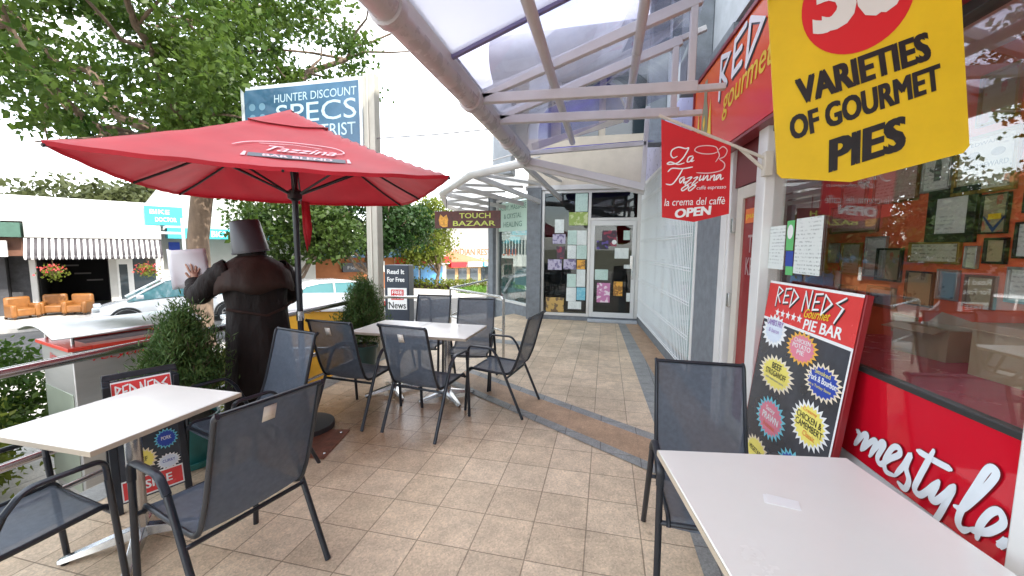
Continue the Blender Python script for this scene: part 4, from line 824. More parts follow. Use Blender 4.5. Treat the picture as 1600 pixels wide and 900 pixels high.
# ------------------------------------------------------------------ railing along the terrace edge, far handrail
rail = thing('terrace_railing', 'steel pipe railing along the left edge of the terrace', 'railing', (-3.19, 2, 0))
p = MB(); p.tube([(-3.19, -2.5, .90), (-3.19, 4.95, .90)], .030, 14); p.build('top_rail', mat('rail_steel', (.50, .46, .46), .18, .9, var=.1, vscale=8), rail, world=True)
p = MB(); p.tube([(-3.19, -2.5, .38), (-3.19, 4.95, .38)], .026, 12); p.tube([(-3.19, -2.5, .12), (-3.19, 4.95, .12)], .018, 10); p.build('lower_rail', MATS['rail_steel'], rail, world=True)
for y in (-1.6, .62, 3.05, 4.9):
    p = MB(); p.tube([(-3.19, y, -.02), (-3.19, y, .9)], .022, 12); p.lathe([(.06, .0), (.06, .012), (.024, .016)], 14, c=(-3.19, y, 0)); p.build('post', MATS['rail_steel'], rail, world=True)
hr = thing('handrail', 'bent steel ramp handrail in front of the corner shop', 'handrail', (-1.3, 5.6, 0))
hs_m = mat('handrail_steel', (.58, .57, .54), .25, .85, var=.08)
p = MB(); p.tube(arc([(-1.36, 5.33, .45), (-1.36, 5.33, .92), (-2.55, 6.30, .92), (-2.45, 8.2, .92)], 6, .08), .020, 10); p.build('top_rail', hs_m, hr, world=True)
p = MB(); p.tube([(-1.36, 5.33, .45), (-2.55, 6.30, .45)], .016, 10); p.tube([(-2.55, 6.30, .45), (-2.45, 8.2, .55)], .016, 10); p.build('mid_rail', hs_m, hr, world=True)
for q_ in ((-1.36, 5.33), (-2.53, 6.28), (-2.45, 8.2)):
    p = MB(); p.tube([(*q_, 0), (*q_, .90)], .019, 10); p.build('post', hs_m, hr, world=True)
h2 = thing('handrail', 'low grey handrail between the sign post and the ramp', 'handrail', (-2.9, 5.6, 0))
p = MB(); p.tube(arc([(-3.25, 5.35, .05), (-3.25, 5.35, .86), (-2.55, 5.55, .86), (-2.55, 5.55, .05)], 6, .08), .022, 10); p.build('top_rail', hs_m, h2, world=True)
p = MB(); p.tube([(-2.72, 5.5, 0), (-2.72, 5.5, .85)], .03, 10); p.build('post', hs_m, h2, world=True)

# ------------------------------------------------------------------ leaves
def rand_unit(rng, n):
    v = rng.normal(size=(n, 3)); return v / np.linalg.norm(v, axis=1, keepdims=True)
def leaf_mesh(name, C, size, m, parent, rng, aspect=.6, upright=0., fold=.25):
    """one small folded blade (two faces) at each point of C"""
    n = len(C); a = rand_unit(rng, n); 
    if upright: a[:, 2] = np.abs(a[:, 2]) + upright; a /= np.linalg.norm(a, axis=1, keepdims=True)
    else: a[:, 2] -= .35; a /= np.linalg.norm(a, axis=1, keepdims=True)
    b_ = np.cross(a, rand_unit(rng, n)); b_ /= np.linalg.norm(b_, axis=1, keepdims=True); c_ = np.cross(a, b_)
    s = (size * rng.uniform(.6, 1.25, n))[:, None]
    p0 = C; p2 = C + a * s; mid = C + a * s * .45
    p1 = mid + b_ * s * aspect * .5 + c_ * s * fold * .5; p3 = mid - b_ * s * aspect * .5 + c_ * s * fold * .5
    V = np.stack([p0, p1, p2, p3], 1).reshape(-1, 3)
    me = bpy.data.meshes.new(name); me.vertices.add(4 * n); me.vertices.foreach_set('co', V.ravel().astype(np.float32))
    me.loops.add(6 * n); me.polygons.add(2 * n); k = np.arange(n)[:, None] * 4
    me.loops.foreach_set('vertex_index', (k + np.array([[0, 1, 2, 0, 2, 3]])).ravel().astype(np.int32))
    me.polygons.foreach_set('loop_start', (np.arange(2 * n) * 3).astype(np.int32))
    me.materials.append(m); me.update(calc_edges=True)
    o = bpy.data.objects.new(name, me); COL.objects.link(o); o.parent = parent; return o
def clumps(rng, lobes, ncl, per, spread):
    """leaf positions: clumps scattered through ellipsoid lobes [(centre, radii, weight)], denser near the surface"""
    out_ = []; cs_ = []
    wt = np.array([l_[2] for l_ in lobes]); wt = wt / wt.sum()
    for (c_, r_, _), k in zip(lobes, (wt * ncl).astype(int)):
        d = rand_unit(rng, k) * (rng.uniform(.35, 1, k) ** .55)[:, None]; q_ = np.array(c_) + d * np.array(r_); cs_.append(q_)
    cs_ = np.concatenate(cs_)
    for q_ in cs_:
        k = int(per * rng.uniform(.5, 1.5)); out_.append(q_ + rng.normal(size=(k, 3)) * np.array([spread, spread, spread * .6]) * rng.uniform(.7, 1.3))
    return np.concatenate(out_), cs_
def leaf_mat(name, c1, c2, transl=.45, scale=.9):
    if name in MATS: return MATS[name]
    m = sheet(name, c1, transl, 0, .1, scale); t = m.node_tree
    x = [q_ for q_ in t.nodes if q_.type == 'MIX'][0]; x.inputs['A'].default_value = (*c1, 1); x.inputs['B'].default_value = (*c2, 1)
    n = [q_ for q_ in t.nodes if q_.type == 'TEX_NOISE'][0]; n.inputs['Scale'].default_value = scale; n.inputs['Detail'].default_value = 9; n.inputs['Roughness'].default_value = .8
    pr = [q_ for q_ in t.nodes if q_.type == 'BSDF_PRINCIPLED'][0]; pr.inputs['Roughness'].default_value = .42; pr.inputs['Specular IOR Level'].default_value = .25
    return m
leaf_a = leaf_mat('leaf_bright', (.024, .072, .012), (.118, .172, .026), .5, 1.0)
leaf_b = leaf_mat('leaf_dark', (.012, .036, .008), (.035, .075, .015), .35, .6)
leaf_c = leaf_mat('leaf_yellow_green', (.10, .15, .018), (.22, .235, .04), .5, .5)
leaf_d = leaf_mat('leaf_olive', (.045, .060, .022), (.11, .12, .045), .4, .25)
thuja = leaf_mat('leaf_conifer', (.030, .080, .022), (.13, .20, .055), .4, 5.)
def limb(p, a, b_, r0, r1, rng, n=6, wob=.12):
    a, b_ = np.array(a, float), np.array(b_, float); pts = []
    for i in range(n + 1):
        t = i / n; pts.append(tuple(a + (b_ - a) * t + (rng.normal(size=3) * wob * np.linalg.norm(b_ - a) * .12 if 0 < i < n else 0)))
    p.tube(pts, [r0 + (r1 - r0) * i / n for i in range(n + 1)], 8); return pts

# street tree on the left
rng = np.random.default_rng(4)
T0 = (-8.25, 6.62)
tr = thing('street_tree', 'big leafy street tree spreading over the left half of the terrace view', 'tree', (T0[0], T0[1], -.5))
p = MB(); p.tube([(0, 0, -.2), (.0, 0, .35), (.03, .02, 1.2), (.06, .0, 2.2), (.16, .05, 3.0), (.25, .12, 3.7)], [.27, .22, .20, .19, .19, .20], 14)
lm = [((.25, .12, 3.6), (-2.3, -1.6, 6.3), .13, .04), ((.25, .12, 3.6), (1.4, -1.9, 5.7), .12, .04), ((.25, .12, 3.7), (2.6, 1.8, 6.6), .13, .04), ((.25, .12, 3.7), (.2, .8, 8.2), .14, .03), ((.2, .1, 3.5), (-1.7, 2.2, 6.5), .11, .03), ((.2, .1, 3.4), (.6, -3.3, 5.0), .09, .03)]
ends = []
for a, b_, r0, r1 in lm:
    pts = limb(p, a, b_, r0, r1, rng, 7, .25)
    for k in (3, 4, 5, 6, 7):
        for _ in range(2):
            e = np.array(pts[k]) + rng.normal(size=3) * np.array([1.0, 1.0, .5]); limb(p, pts[k], e, .035, .01, rng, 4, .3); ends.append(e)
p.build('trunk', bark, tr)
lobes = [((-.2, -.4, 5.7), (3.0, 3.0, 2.0), 1.0), ((1.5, -2.5, 5.0), (2.0, 2.0, 1.5), .45), ((-1.6, -3.6, 4.9), (2.0, 1.8, 1.3), .45), ((1.35, 1.3, 5.9), (2.0, 1.9, 1.9), .6), ((-2.2, 1.4, 5.7), (2.3, 2.4, 1.9), .45), ((.4, .4, 8.0), (3.0, 3.0, 1.8), .6), ((.7, .9, 3.35), (1.2, 1.0, .45), .10), ((1.8, -.4, 4.0), (1.6, 1.4, .7), .16)]
C, _ = clumps(rng, lobes, 620, 66, .19)
leaf_mesh('crown', C, .118, leaf_a, tr, rng, .75)

def tree(name, label, loc, hgt, lobes, ncl, per, spread, size, m, seed, r0=.16, group=None):
    rg = np.random.default_rng(seed); t = thing(name, label, 'tree', loc, 0, group)
    p = MB(); pts = limb(p, (0, 0, -.2), (.1, .1, hgt), r0, r0 * .6, rg, 5, .2)
    for c_, r_, _w in lobes:
        for _ in range(2): limb(p, pts[3], tuple(np.array(c_) + rg.normal(size=3) * np.array(r_) * .4), r0 * .5, .02, rg, 5, .3)
    p.build('trunk', bark, t)
    C, _ = clumps(rg, lobes, ncl, per, spread); leaf_mesh('crown', C, size, m, t, rg, .75); return t
tree('street_tree', 'dark green street tree behind the cream sign post', street_pt(9.6, 20.6, -1.15), 2.2, [((0, 0, 4.4), (2.6, 2.6, 2.2), 1), ((-1.9, -1.4, 3.8), (1.7, 1.7, 1.4), .4), ((1.7, 1.3, 3.9), (1.5, 1.5, 1.3), .4), ((.3, .2, 6.2), (1.7, 1.7, 1.3), .35)], 230, 44, .33, .24, leaf_b, 11)
tree('street_tree', 'mid green street tree partly hidden behind the person and umbrella pole', street_pt(5.6, 19.2, -1.05), 2.0, [((0, 0, 3.7), (2.3, 2.3, 1.6), 1), ((1.7, 0, 3.2), (1.5, 1.5, 1.1), .4)], 170, 40, .3, .22, leaf_mat('leaf_mid', (.020, .055, .010), (.075, .11, .02), .4, .8), 12)
tree('street_tree', 'yellow green street tree left of the hanging red sign', street_pt(15.7, 23.2, -1.3), 2.0, [((-.5, 0, 3.6), (1.7, 1.7, 1.9), 1), ((-1.0, -.6, 2.6), (1.3, 1.3, .9), .4), ((-.2, .5, 5.4), (1.1, 1.1, 1.0), .3)], 170, 40, .3, .22, leaf_c, 13)
for i, (t_, d_, h_, r_, lb) in enumerate(((-9, 40, 6.2, 4.2, 'pale olive tree behind the awning shop, at its left end'), (-1.5, 44, 6.6, 4.6, 'pale olive tree rising behind the middle of the awning shop roof'), (6, 46, 6.4, 4.4, 'pale olive tree rising behind the roof near the cyan sign'), (14, 46, 6.0, 4.2, 'olive tree far behind the umbrella, over the orange building'), (24, 44, 6.5, 4.6, 'olive tree far behind the yellow green street tree'), (-19, 40, 7.5, 5.0, 'olive tree far off at the left picture edge'))):
    tree('background_tree', lb, street_pt(t_, d_, -1.2), 2.6, [((0, 0, h_ - 1.6), (r_, r_, 2.6), 1), ((r_ * .5, r_ * .3, h_ - .4), (r_ * .5, r_ * .5, 1.3), .4)], 130, 32, .55, .46, leaf_d, 30 + i, .25, 'trees behind the shops across the street')

# ------------------------------------------------------------------ potted conifers
def pot_shrub(label, loc, top_h, rad, pot_r, pot_h, potm, n, seed, gap):
    rg = np.random.default_rng(seed); t = thing('potted_shrub', label, 'plant', loc)
    p = MB(); p.lathe([(0, 0), (pot_r * .72, 0), (pot_r * .95, pot_h * .88), (pot_r * 1.04, pot_h * .89), (pot_r * 1.04, pot_h), (pot_r * .95, pot_h), (pot_r * .93, pot_h * .92), (0, pot_h * .92)], 30); pt = p.build('pot', potm, t)
    p = MB(); p.lathe([(0, pot_h * .925), (pot_r * .92, pot_h * .925)], 24); p.build('soil', soil, pt)
    p = MB(); p.lathe([(0, 0), (pot_r * .95, 0), (pot_r * 1.05, .05), (pot_r * 1.0, .05), (pot_r * .9, .012), (0, .012)], 30, c=(0, 0, .001)); p.build('saucer', potm, pt)
    p = MB(); C = []; H0 = pot_h
    for k in range(n):
        a = rg.uniform(0, 6.283); f_ = rg.uniform(0, 1) ** .8; z = H0 + .06 + (top_h - H0 - .06) * f_ * rg.uniform(.85, 1.0)
        prof = (1 - abs(f_ - .36) ** 1.6 * 1.75); rr = rad * max(.12, prof) * rg.uniform(.55, 1.08) * (1 + gap * math.sin(3 * a + 7 * f_))
        e = np.array([rr * math.cos(a), rr * math.sin(a), z]); s0 = np.array([0, 0, H0 - .02 + (z - H0) * .5])
        limb(p, s0, e, .006, .002, rg, 3, .3)
        for q_ in range(60):
            u = rg.uniform(.5, 1.1); C.append(s0 + (e - s0) * u + rg.normal(size=3) * np.array([.035, .035, .035]))
    p.tube([(0, 0, H0 - .05), (0, 0, H0 + (top_h - H0) * .6)], [.02, .008], 8); p.build('stem', bark, t)
    leaf_mesh('foliage', np.array(C), .05, thuja, t, rg, .20, .45, .1); return t
pot_shrub('bushy conifer in a round teal pot beside the left table', (-2.97, 2.235, 0), 1.17, .25, .185, .36, mat('teal_pot', (.035, .19, .18), .35, var=.15, vscale=9), 250, 5, .2)
pot_shrub('slim upright conifer in a dark pot at the foot of the sign post', (-3.03, 4.55, 0), 1.22, .30, .17, .34, mat('dark_green_pot', (.02, .06, .055), .4), 260, 6, .15)

# ------------------------------------------------------------------ small A-frame board and drain plate
af = thing('a_frame_sign', 'small black A-frame pie sign beside the teal pot', 'sign board', (-2.835, 1.865, 0), R(66))
ta = R(10)
def Ffr(u, v, wv): return (u * .74, -.15 + v * .93 * math.sin(ta) - wv * math.cos(ta), v * .93 * math.cos(ta) + wv * math.sin(ta))
p = MB(); p.prism([(-.25, 0), (-.20, 0), (-.19, .86), (-.24, .86)], lambda u, v, wv: Ffr(u, v, -wv), .025); p.prism([(.19, .86), (.20, 0), (.25, 0), (.24, .86)], lambda u, v, wv: Ffr(u, v, -wv), .025); p.prism([(-.24, .86), (.24, .86), (.235, .90), (-.235, .90)], lambda u, v, wv: Ffr(u, v, -wv), .025)
p.build('front_frame', frame_m, af, bevel=.003)
p = MB(); p.bar((-.165, .10, 0), (-.165, -.035, .76), .03, .025); p.bar((.165, .10, 0), (.165, -.035, .76), .03, .025); p.build('rear_frame', frame_m, af, bevel=.003)
p = MB(); p.prism([(-.205, .06), (.205, .06), (.20, .855), (-.20, .855)], lambda u, v, wv: Ffr(u, v, -wv - .004), .006); p.build('board', board_bk, af)
p = MB(); p.flat([(-.20, .615), (.20, .615), (.195, .845), (-.195, .845)], Ffr, -.002); p.flat([(-.20, .02 + .05), (.20, .07), (.20, .20), (-.20, .20)], Ffr, -.002); p.build('white_border', white_ink, af)
p = MB(); p.flat([(-.19, .627), (.19, .627), (.186, .835), (-.186, .835)], Ffr, -.0008); p.flat([(-.19, .08), (.19, .08), (.19, .19), (-.19, .19)], Ffr, -.0008); p.build('red_header', MATS['red_header_print'], af)
p = MB(); jagged(p, 'RED NEDS', (-.165, .735), (.17, .735), (-.165, .815), Ffr, .0006, .018)
for k in range(5): star(p, -.15 + k * .036, .675, .019, Ffr, .0006)
p.text('PIE BAR', (.03, .645), (.17, .645), (.03, .69), Ffr, .0006, .03); p.text('INSIDE', (-.15, .11), (.12, .11), (-.15, .165), Ffr, .0006, .03); p.build('lettering', white_ink, af, smooth=False)
p = MB(); p.text('Gourmet', (.01, .693), (.16, .703), (.01, .725), Ffr, .0010, .01, .3); p.build('lettering', yellow_ink, af, smooth=False)
burst(af, Ffr, (-.06, .30), .105, .085, 18, cream_ink, pale_y, [('BEEF', -.35, -.1, .7, .35, black_ink, .02)], .0006, False)
burst(af, Ffr, (.11, .40), .085, .07, 18, cyan_ink, blue_ink, [('PORK', -.4, -.1, .8, .35, white_ink, .02)], .0006, False)
burst(af, Ffr, (.11, .245), .085, .055, 18, white_ink, mat('ice_vinyl', (.6, .7, .8)), [('CURRY', -.5, -.1, 1.0, .35, blue_ink, .02)], .0006, False)
p = MB(); p.prism([(-2.25, 2.47), (-2.03, 2.49), (-2.14, 2.97), (-2.44, 2.90)], lambda u, v, wv: (u, v, .004 + wv), .004)
dp = p.build('drain_cover', mat('rusty_plate', (.20, .075, .045), .65, .3, var=.35, vscale=14, bump=.4), None); tag(dp, 'rusty brown metal drain cover let into the terrace floor', 'drain cover')
p = MB()
for q_ in ((-2.20, 2.55), (-2.08, 2.56), (-2.18, 2.90), (-2.38, 2.86)): p.lathe([(.012, .0082), (.010, .011), (0, .011)], 10, c=(*q_, 0))
p.build('bolt', chrome, dp)

# ------------------------------------------------------------------ litter bin, yellow cabinet, news stand
lb_ = thing('litter_bin', 'stainless steel double litter bin with red rim and curved roof', 'bin', (-3.86, 2.35, -.27), R(-14))
p = MB(); p.box(-.30, .30, -.30, .42, .0, 1.12); p.build('body', stain_s, lb_, bevel=.006)
p = MB()
for x0, x1, y0, y1 in ((-.325, .325, -.325, -.20), (-.325, .325, .32, .445), (-.325, -.20, -.199, .319), (.20, .325, -.199, .319)): p.box(x0, x1, y0, y1, 1.123, 1.15)
p.build('rim', mat('red_orange_rim', (.62, .055, .035), .35), lb_, bevel=.003)
p = MB(); p.box(-.20, .20, -.20, .32, 1.122, 1.127); p.build('opening', mat('dark_red_inside', (.12, .01, .015), .6), lb_)
p = MB()
for x_, y_ in ((-.26, -.28), (.26, -.28), (-.26, .40), (.26, .40)): p.tube([(x_, y_, 1.15), (x_, y_, 1.25)], .011, 8)
p.build('roof_post', chrome, lb_)
p = MB(); rings = []
for y_ in (-.40, .50):
    rings.append([(-.36 + .72 * i / 14, y_, 1.232 + .06 * math.sin(math.pi * i / 14)) for i in range(15)])
p.add(rings[0] + rings[1], [(i, i + 1, 16 + i, 15 + i) for i in range(14)]); p.build('roof', mat('brushed_roof', (.55, .54, .53), .35, 1., var=.15, vscale=4), lb_, solid=.012)
p = MB(); p.text('litter', (-.12, 1.02), (.08, 1.02), (-.12, 1.07), lambda u, v, wv: (u, -.303 - wv, v), .002, .01, .2); p.text('recycle', (-.20, 1.02), (.10, 1.02), (-.20, 1.07), lambda u, v, wv: (.303 + wv, u, v), .002, .01, .2); p.build('lettering', red_ink, lb_, smooth=False)
p = MB(); p.box(-.28, .26, -.306, -.3015, .05, .80); p.build('door_panel', mat('greenish_steel', (.36, .40, .32), .4, .5, var=.12, vscale=3), lb_, bevel=.002)
yc = thing('service_cabinet', 'yellow cabinet with a white lid behind the railing, between the umbrella pole and slim conifer', 'cabinet', (-3.72, 4.55, -.3), R(20))
p = MB(); p.box(-.40, .40, -.25, .25, 0, 1.08); p.build('body', mat('yellow_enamel', (.70, .36, .02), .4, var=.1), yc, bevel=.01)
p = MB(); p.loft([[(-.46, -.30, 1.085), (.46, -.30, 1.085), (.46, -.30, 1.12), (-.46, -.30, 1.12)], [(-.46, .32, 1.085), (.46, .32, 1.085), (.46, .32, 1.26), (-.46, .32, 1.26)]]); p.build('lid', white_pt, yc, bevel=.006)
p = MB(); p.tube([(-.42, -.28, .62), (.42, -.28, .62)], .016, 8); p.tube(arc([(-.15, -.305, 1.09), (-.1, -.32, 1.13), (.0, -.32, 1.06), (.1, -.32, 1.13), (.15, -.305, 1.09)], 4, .05), .010, 8); p.build('chrome_trim', chrome, yc)
ns_ = thing('newspaper_stand', 'dark poster stand headed FREE with a news headline, right of the sign post', 'sign board', (-3.92, 7.0, -.38), R(8))
p = MB(); p.box(-.24, .24, 0, .30, 0, 1.64); p.build('cabinet', mat('navy_cabinet', (.02, .03, .05), .4), ns_, bevel=.01)
p = MB(); p.box(-.18, .20, -.006, -.001, .78, 1.20); p.build('poster', white_ink, ns_)
Fn = lambda u, v, wv: (u, -.008 - wv, v)
p = MB(); p.text('Read It', (-.18, 1.47), (.16, 1.47), (-.18, 1.56), Fn, 0, .03); p.text('For Free', (-.18, 1.32), (.16, 1.32), (-.18, 1.41), Fn, 0, .03); p.build('lettering', white_ink, ns_, smooth=False)
p = MB(); p.flat([(-.11, .97), (.14, .97), (.14, 1.17), (-.11, 1.17)], Fn, .0005); p.build('red_panel', red_ink, ns_)
p = MB(); p.text('FREE', (-.09, 1.08), (.12, 1.08), (-.09, 1.15), Fn, .002, .03); p.text('LOCAL', (-.09, .99), (.12, .99), (-.09, 1.06), Fn, .002, .02); p.build('lettering', white_ink, ns_, smooth=False)
p = MB(); p.text('News', (-.16, .80), (.18, .80), (-.16, .93), Fn, .0006, .02); p.build('lettering', black_ink, ns_, smooth=False)

# ------------------------------------------------------------------ shops across the street (frame: x along the street, y away from the terrace)
def sthing(name, label, cat, t, d, z=-.9, group=None): return thing(name, label, cat, street_pt(t, d, z), ST_R, group)
def sm(o, mb_, name, m, par=None, **k):
    """mesh written in street coordinates (t, d, z), built under thing o"""
    lx, ly, lz = o['_o']; mb_.v = [(a - lx, b_ - ly, c_ - lz) for a, b_, c_ in mb_.v]; return mb_.build(name, m, par or o, **k)
def sth(name, label, cat, t, d, z=-.9, group=None):
    o = sthing(name, label, cat, t, d, z, group); o['_o'] = (t, d, z); return o
def Fst(d): return lambda u, v, wv: (u, d - wv, v)
white_wall = mat('white_wall', (.50, .49, .46), .7, var=.06, vscale=1.5)
dark_in = mat('dark_room', (.014, .013, .015), .8)
win_m = mat('street_window', (.06, .075, .085), .06, spec=.9)

aw = sth('awning_shop', 'white shop with grey white striped awning and dark open front', 'shop', -.3, 22)
p = MB(); p.box(-2.6, 1.6, 22.9, 29, 1.15, 3.25); p.box(-2.1, -1.95, 22, 29, -.95, 1.2); p.box(-.12, .10, 22, 22.6, -.95, 1.25); p.box(1.32, 1.5, 22, 29, -.95, 1.2); p.box(-2.1, 1.5, 28, 29, -.95, 1.2)
sm(aw, p, 'wall', white_wall)
p = MB(); p.box(-2.6, 1.6, 21.6, 22.88, 2.40, 3.27); sm(aw, p, 'parapet', mat('white_parapet', (.74, .73, .70), .6, var=.05, vscale=1))
p = MB(); p.box(-2.04, 1.42, 21.0, 22.2, 1.84, 2.38); sm(aw, p, 'fascia', mat('grey_fascia', (.40, .39, .37), .6, var=.12, vscale=1.5), bevel=.01)
p = MB(); q = MB()
for i in range(46):
    a = -2.06 + i * 3.46 / 46; b_ = a + 3.46 / 46; tgt = p if i % 2 == 0 else q
    tgt.add([(a, 21.05, 1.83), (b_, 21.05, 1.83), (b_, 20.6, 1.24), (a, 20.6, 1.24)], [(0, 1, 2, 3)])
    tgt.add([(a, 20.6, 1.24), (b_, 20.6, 1.24), (b_ - .01, 20.59, 1.12), ((a + b_) / 2, 20.59, 1.09), (a + .01, 20.59, 1.12)], [(0, 1, 2, 3, 4)])
a_ = sm(aw, p, 'awning', mat('awning_white', (.74, .72, .70), .7), solid=.01); lx = aw['_o']
q.v = [(a - lx[0], b_ - lx[1], c_ - lx[2]) for a, b_, c_ in q.v]; q.build('stripe', mat('awning_grey', (.055, .048, .052), .7), a_, solid=.0105)
p = MB(); p.box(-1.95, -.12, 25.5, 25.6, -.9, 1.2); p.box(-1.93, -1.9, 22.3, 25.5, -.9, 1.2); p.box(-.16, -.125, 22.62, 25.5, -.9, 1.2); p.box(-1.95, 1.3, 22.3, 27, 1.151, 1.19); sm(aw, p, 'interior', dark_in)
p = MB()
for x0, z0 in ((-1.2, .35), (-.85, .05), (-1.55, .7)): p.box(x0, x0 + .5, 25.45, 25.49, z0, z0 + .06)
sm(aw, p, 'wall_lettering', mat('dim_letters', (.35, .33, .33), .6))
p = MB(); p.box(.10, .16, 21.98, 22.05, -.93, 1.1); p.box(.40, .47, 21.98, 22.05, -.93, 1.1); p.box(.16, .40, 21.98, 22.05, .86, 1.1); p.box(.16, .40, 21.98, 22.05, -.93, -.75); d_ = sm(aw, p, 'door', white_pt)
p = MB(); p.box(.15, .41, 22.0, 22.01, -.8, .9); sm(aw, p, 'pane', win_m, d_)
p = MB(); p.box(.47, .56, 21.98, 22.08, -.93, 1.1); p.box(.56, 1.32, 21.98, 22.08, -.93, -.55); p.box(1.24, 1.32, 21.98, 22.08, -.55, 1.1); w_ = sm(aw, p, 'window', white_pt)
p = MB(); p.box(.55, 1.25, 22.0, 22.01, -.56, 1.12); sm(aw, p, 'pane', win_m, w_)
p = MB(); p.tube([(1.36, 20.75, -.95), (1.36, 20.75, 1.25)], .035, 8); sm(aw, p, 'awning_post', white_pt)

gs = sth('verandah_shop', 'dark shop with green fascia and brown panel at the left end of the row', 'shop', -4, 22)
p = MB(); p.box(-9, -2.62, 22.0, 29, -.95, 2.35); sm(gs, p, 'wall', mat('dark_shop_wall', (.05, .05, .055), .7, var=.5, vscale=1.2))
p = MB(); p.box(-9, -2.10, 20.9, 21.98, 1.85, 2.32); sm(gs, p, 'fascia', mat('green_fascia', (.045, .105, .075), .6, var=.15))
p = MB(); p.box(-9, -2.12, 21.3, 21.9, 1.22, 1.83); sm(gs, p, 'brown_panel', mat('brown_panel', (.14, .06, .035), .6, var=.3, vscale=3))
p = MB(); p.box(-3.3, -2.42, 20.95, 21.15, 1.20, 1.72); s_ = sm(gs, p, 'hanging_sign', white_pt, bevel=.01)
p = MB(); p.box(-3.2, -2.72, 20.935, 20.946, 1.27, 1.65); sm(gs, p, 'sign_face', mat('green_sign', (.12, .45, .30), .5), s_)
p = MB(); p.box(-2.60, -2.12, 22.5, 29, -.95, 1.2); sm(gs, p, 'stone_wall', mat('dark_stone', (.07, .07, .075), .8, var=.5, vscale=4))
p = MB(); p.box(-9, -2.64, 22.2, 27, 2.36, 3.15); sm(gs, p, 'upper_wall', mat('corrugated_grey', (.45, .46, .47), .5, .3, var=.2, vscale=30, stretch=(1, .05, .05)))
p = MB(); p.box(-4.5, -2.9, 21.2, 21.6, 2.9, 3.7); sm(gs, p, 'roof_sign', mat('mint_roof_sign', (.25, .60, .55), .5))

def armchair(label, t, d, rz_, g='tan armchairs in the open shop front'):
    o = thing('armchair', label, 'armchair', street_pt(t, d, gz(t, d) + .005), ST_R + rz_, g); m_ = mat('tan_leather', (.24, .095, .022), .45, var=.2, vscale=6, bump=.2, bscale=20)
    p = MB(); p.box(-.26, .26, -.32, .24, .12, .42); p.build('seat', m_, o, bevel=.05)
    p = MB(); p.box(-.36, .36, .16, .36, .10, .86); p.build('backrest', m_, o, bevel=.08)
    for sx in (-1, 1):
        p = MB(); p.box(sx * .33 - .09, sx * .33 + .09, -.34, .2, .08, .58); p.build('armrest', m_, o, bevel=.06)
    p = MB()
    for sx in (-.33, .33):
        for sy in (-.28, .28): p.box(sx - .03, sx + .03, sy - .03, sy + .03, 0, .10)
    p.build('leg', mat('dark_wood', (.06, .03, .015), .5), o); o.scale = (.84, .84, .84); return o
armchair('tan leather armchair nearest the stone wall, leftmost of the armchairs', -2.25, 20.9, .5); armchair('tan leather armchair in the middle, set back inside the shop front', -1.55, 21.3, -.1); armchair('tan leather armchair nearest the white shop door, rightmost of the armchairs', -.95, 20.9, -.5)
def basket(label, t, d, z, seed):
    o = thing('hanging_basket', label, 'plant', street_pt(t, d, z), ST_R, 'flower baskets hanging from the awning'); rg = np.random.default_rng(seed)
    p = MB(); p.lathe([(0, -.16), (.10, -.13), (.15, .0), (0, .0)], 14); p.tube([(0, 0, 0), (0, 0, .42)], .006, 5); p.build('basket', mat('coir', (.12, .08, .04), .9), o)
    C = rg.normal(size=(230, 3)) * np.array([.13, .13, .12]); leaf_mesh('foliage', C, .10, leaf_c, o, rg, .7)
    C = rg.normal(size=(110, 3)) * np.array([.13, .12, .08]) + np.array([-.03, 0, .07]); leaf_mesh('blossom', C, .08, leaf_mat('petal_pink', (.55, .03, .09), (.70, .18, .10), .3, 12.), o, rg, .9)
basket('hanging flower basket over the armchairs, left one of the pair', -1.45, 20.62, .72, 1); basket('hanging flower basket by the white awning post, right one of the pair', .93, 20.62, .68, 2)

wb = sth('cyan_sign_shop', 'white building with turquoise signs right of the awning shop', 'shop', 3.2, 22)
p = MB(); p.box(1.46, 7.6, 22.4, 30, -1.1, 3.9); sm(wb, p, 'wall', white_wall)
p = MB(); p.box(1.0, 2.15, 21.3, 21.58, 2.42, 3.15); s1 = sm(wb, p, 'turquoise_sign', mat('turquoise', (.05, .50, .58), .5)); p = MB(); p.text('BIKE', (1.15, 2.85), (1.75, 2.85), (1.15, 3.02), Fst(21.29), 0, .02); p.text('DOCTOR', (1.3, 2.55), (1.95, 2.55), (1.3, 2.72), Fst(21.29), 0, .02); sm(wb, p, 'lettering', white_ink, s1, smooth=False)
p = MB(); p.box(1.64, 6.9, 21.2, 22.38, 1.90, 2.32); s1 = sm(wb, p, 'turquoise_fascia', MATS['turquoise']); p = MB(); p.text('BICYCLE', (3.05, 1.98), (4.15, 1.98), (3.05, 2.24), Fst(21.19), 0, .02); p.text('CENTRE', (4.4, 1.98), (5.3, 1.98), (4.4, 2.24), Fst(21.19), 0, .02); sm(wb, p, 'lettering', white_ink, s1, smooth=False)
for x0, x1, z0, z1 in ((1.75, 2.3, -.4, .55), (2.6, 3.6, -.5, .6), (4.0, 5.2, -.5, .7), (5.6, 6.8, -.5, .7)):
    p = MB(); p.box(x0, x1, 22.37, 22.42, z0, z1); sm(wb, p, 'window', win_m)
p = MB(); p.box(1.7, 2.05, 21.9, 22.1, 1.2, 1.75); sm(wb, p, 'blue_panel', blue_ink)
p = MB(); p.box(6.6, 7.4, 22.6, 23.4, 3.9, 4.7); sm(wb, p, 'chimney', mat('brick_red', (.36, .14, .07), .8, var=.2, vscale=6))

lampp = sth('street_sign_frame', 'thin white pole with horizontal arm on the far footpath', 'pole', 1.9, 19.0)
p = MB(); p.tube([(1.9, 19, -1), (1.9, 19, 2.6)], .05, 8); p.tube([(-.2, 19, 2.05), (1.9, 19, 2.05)], .04, 8); sm(lampp, p, 'pole', white_pt)

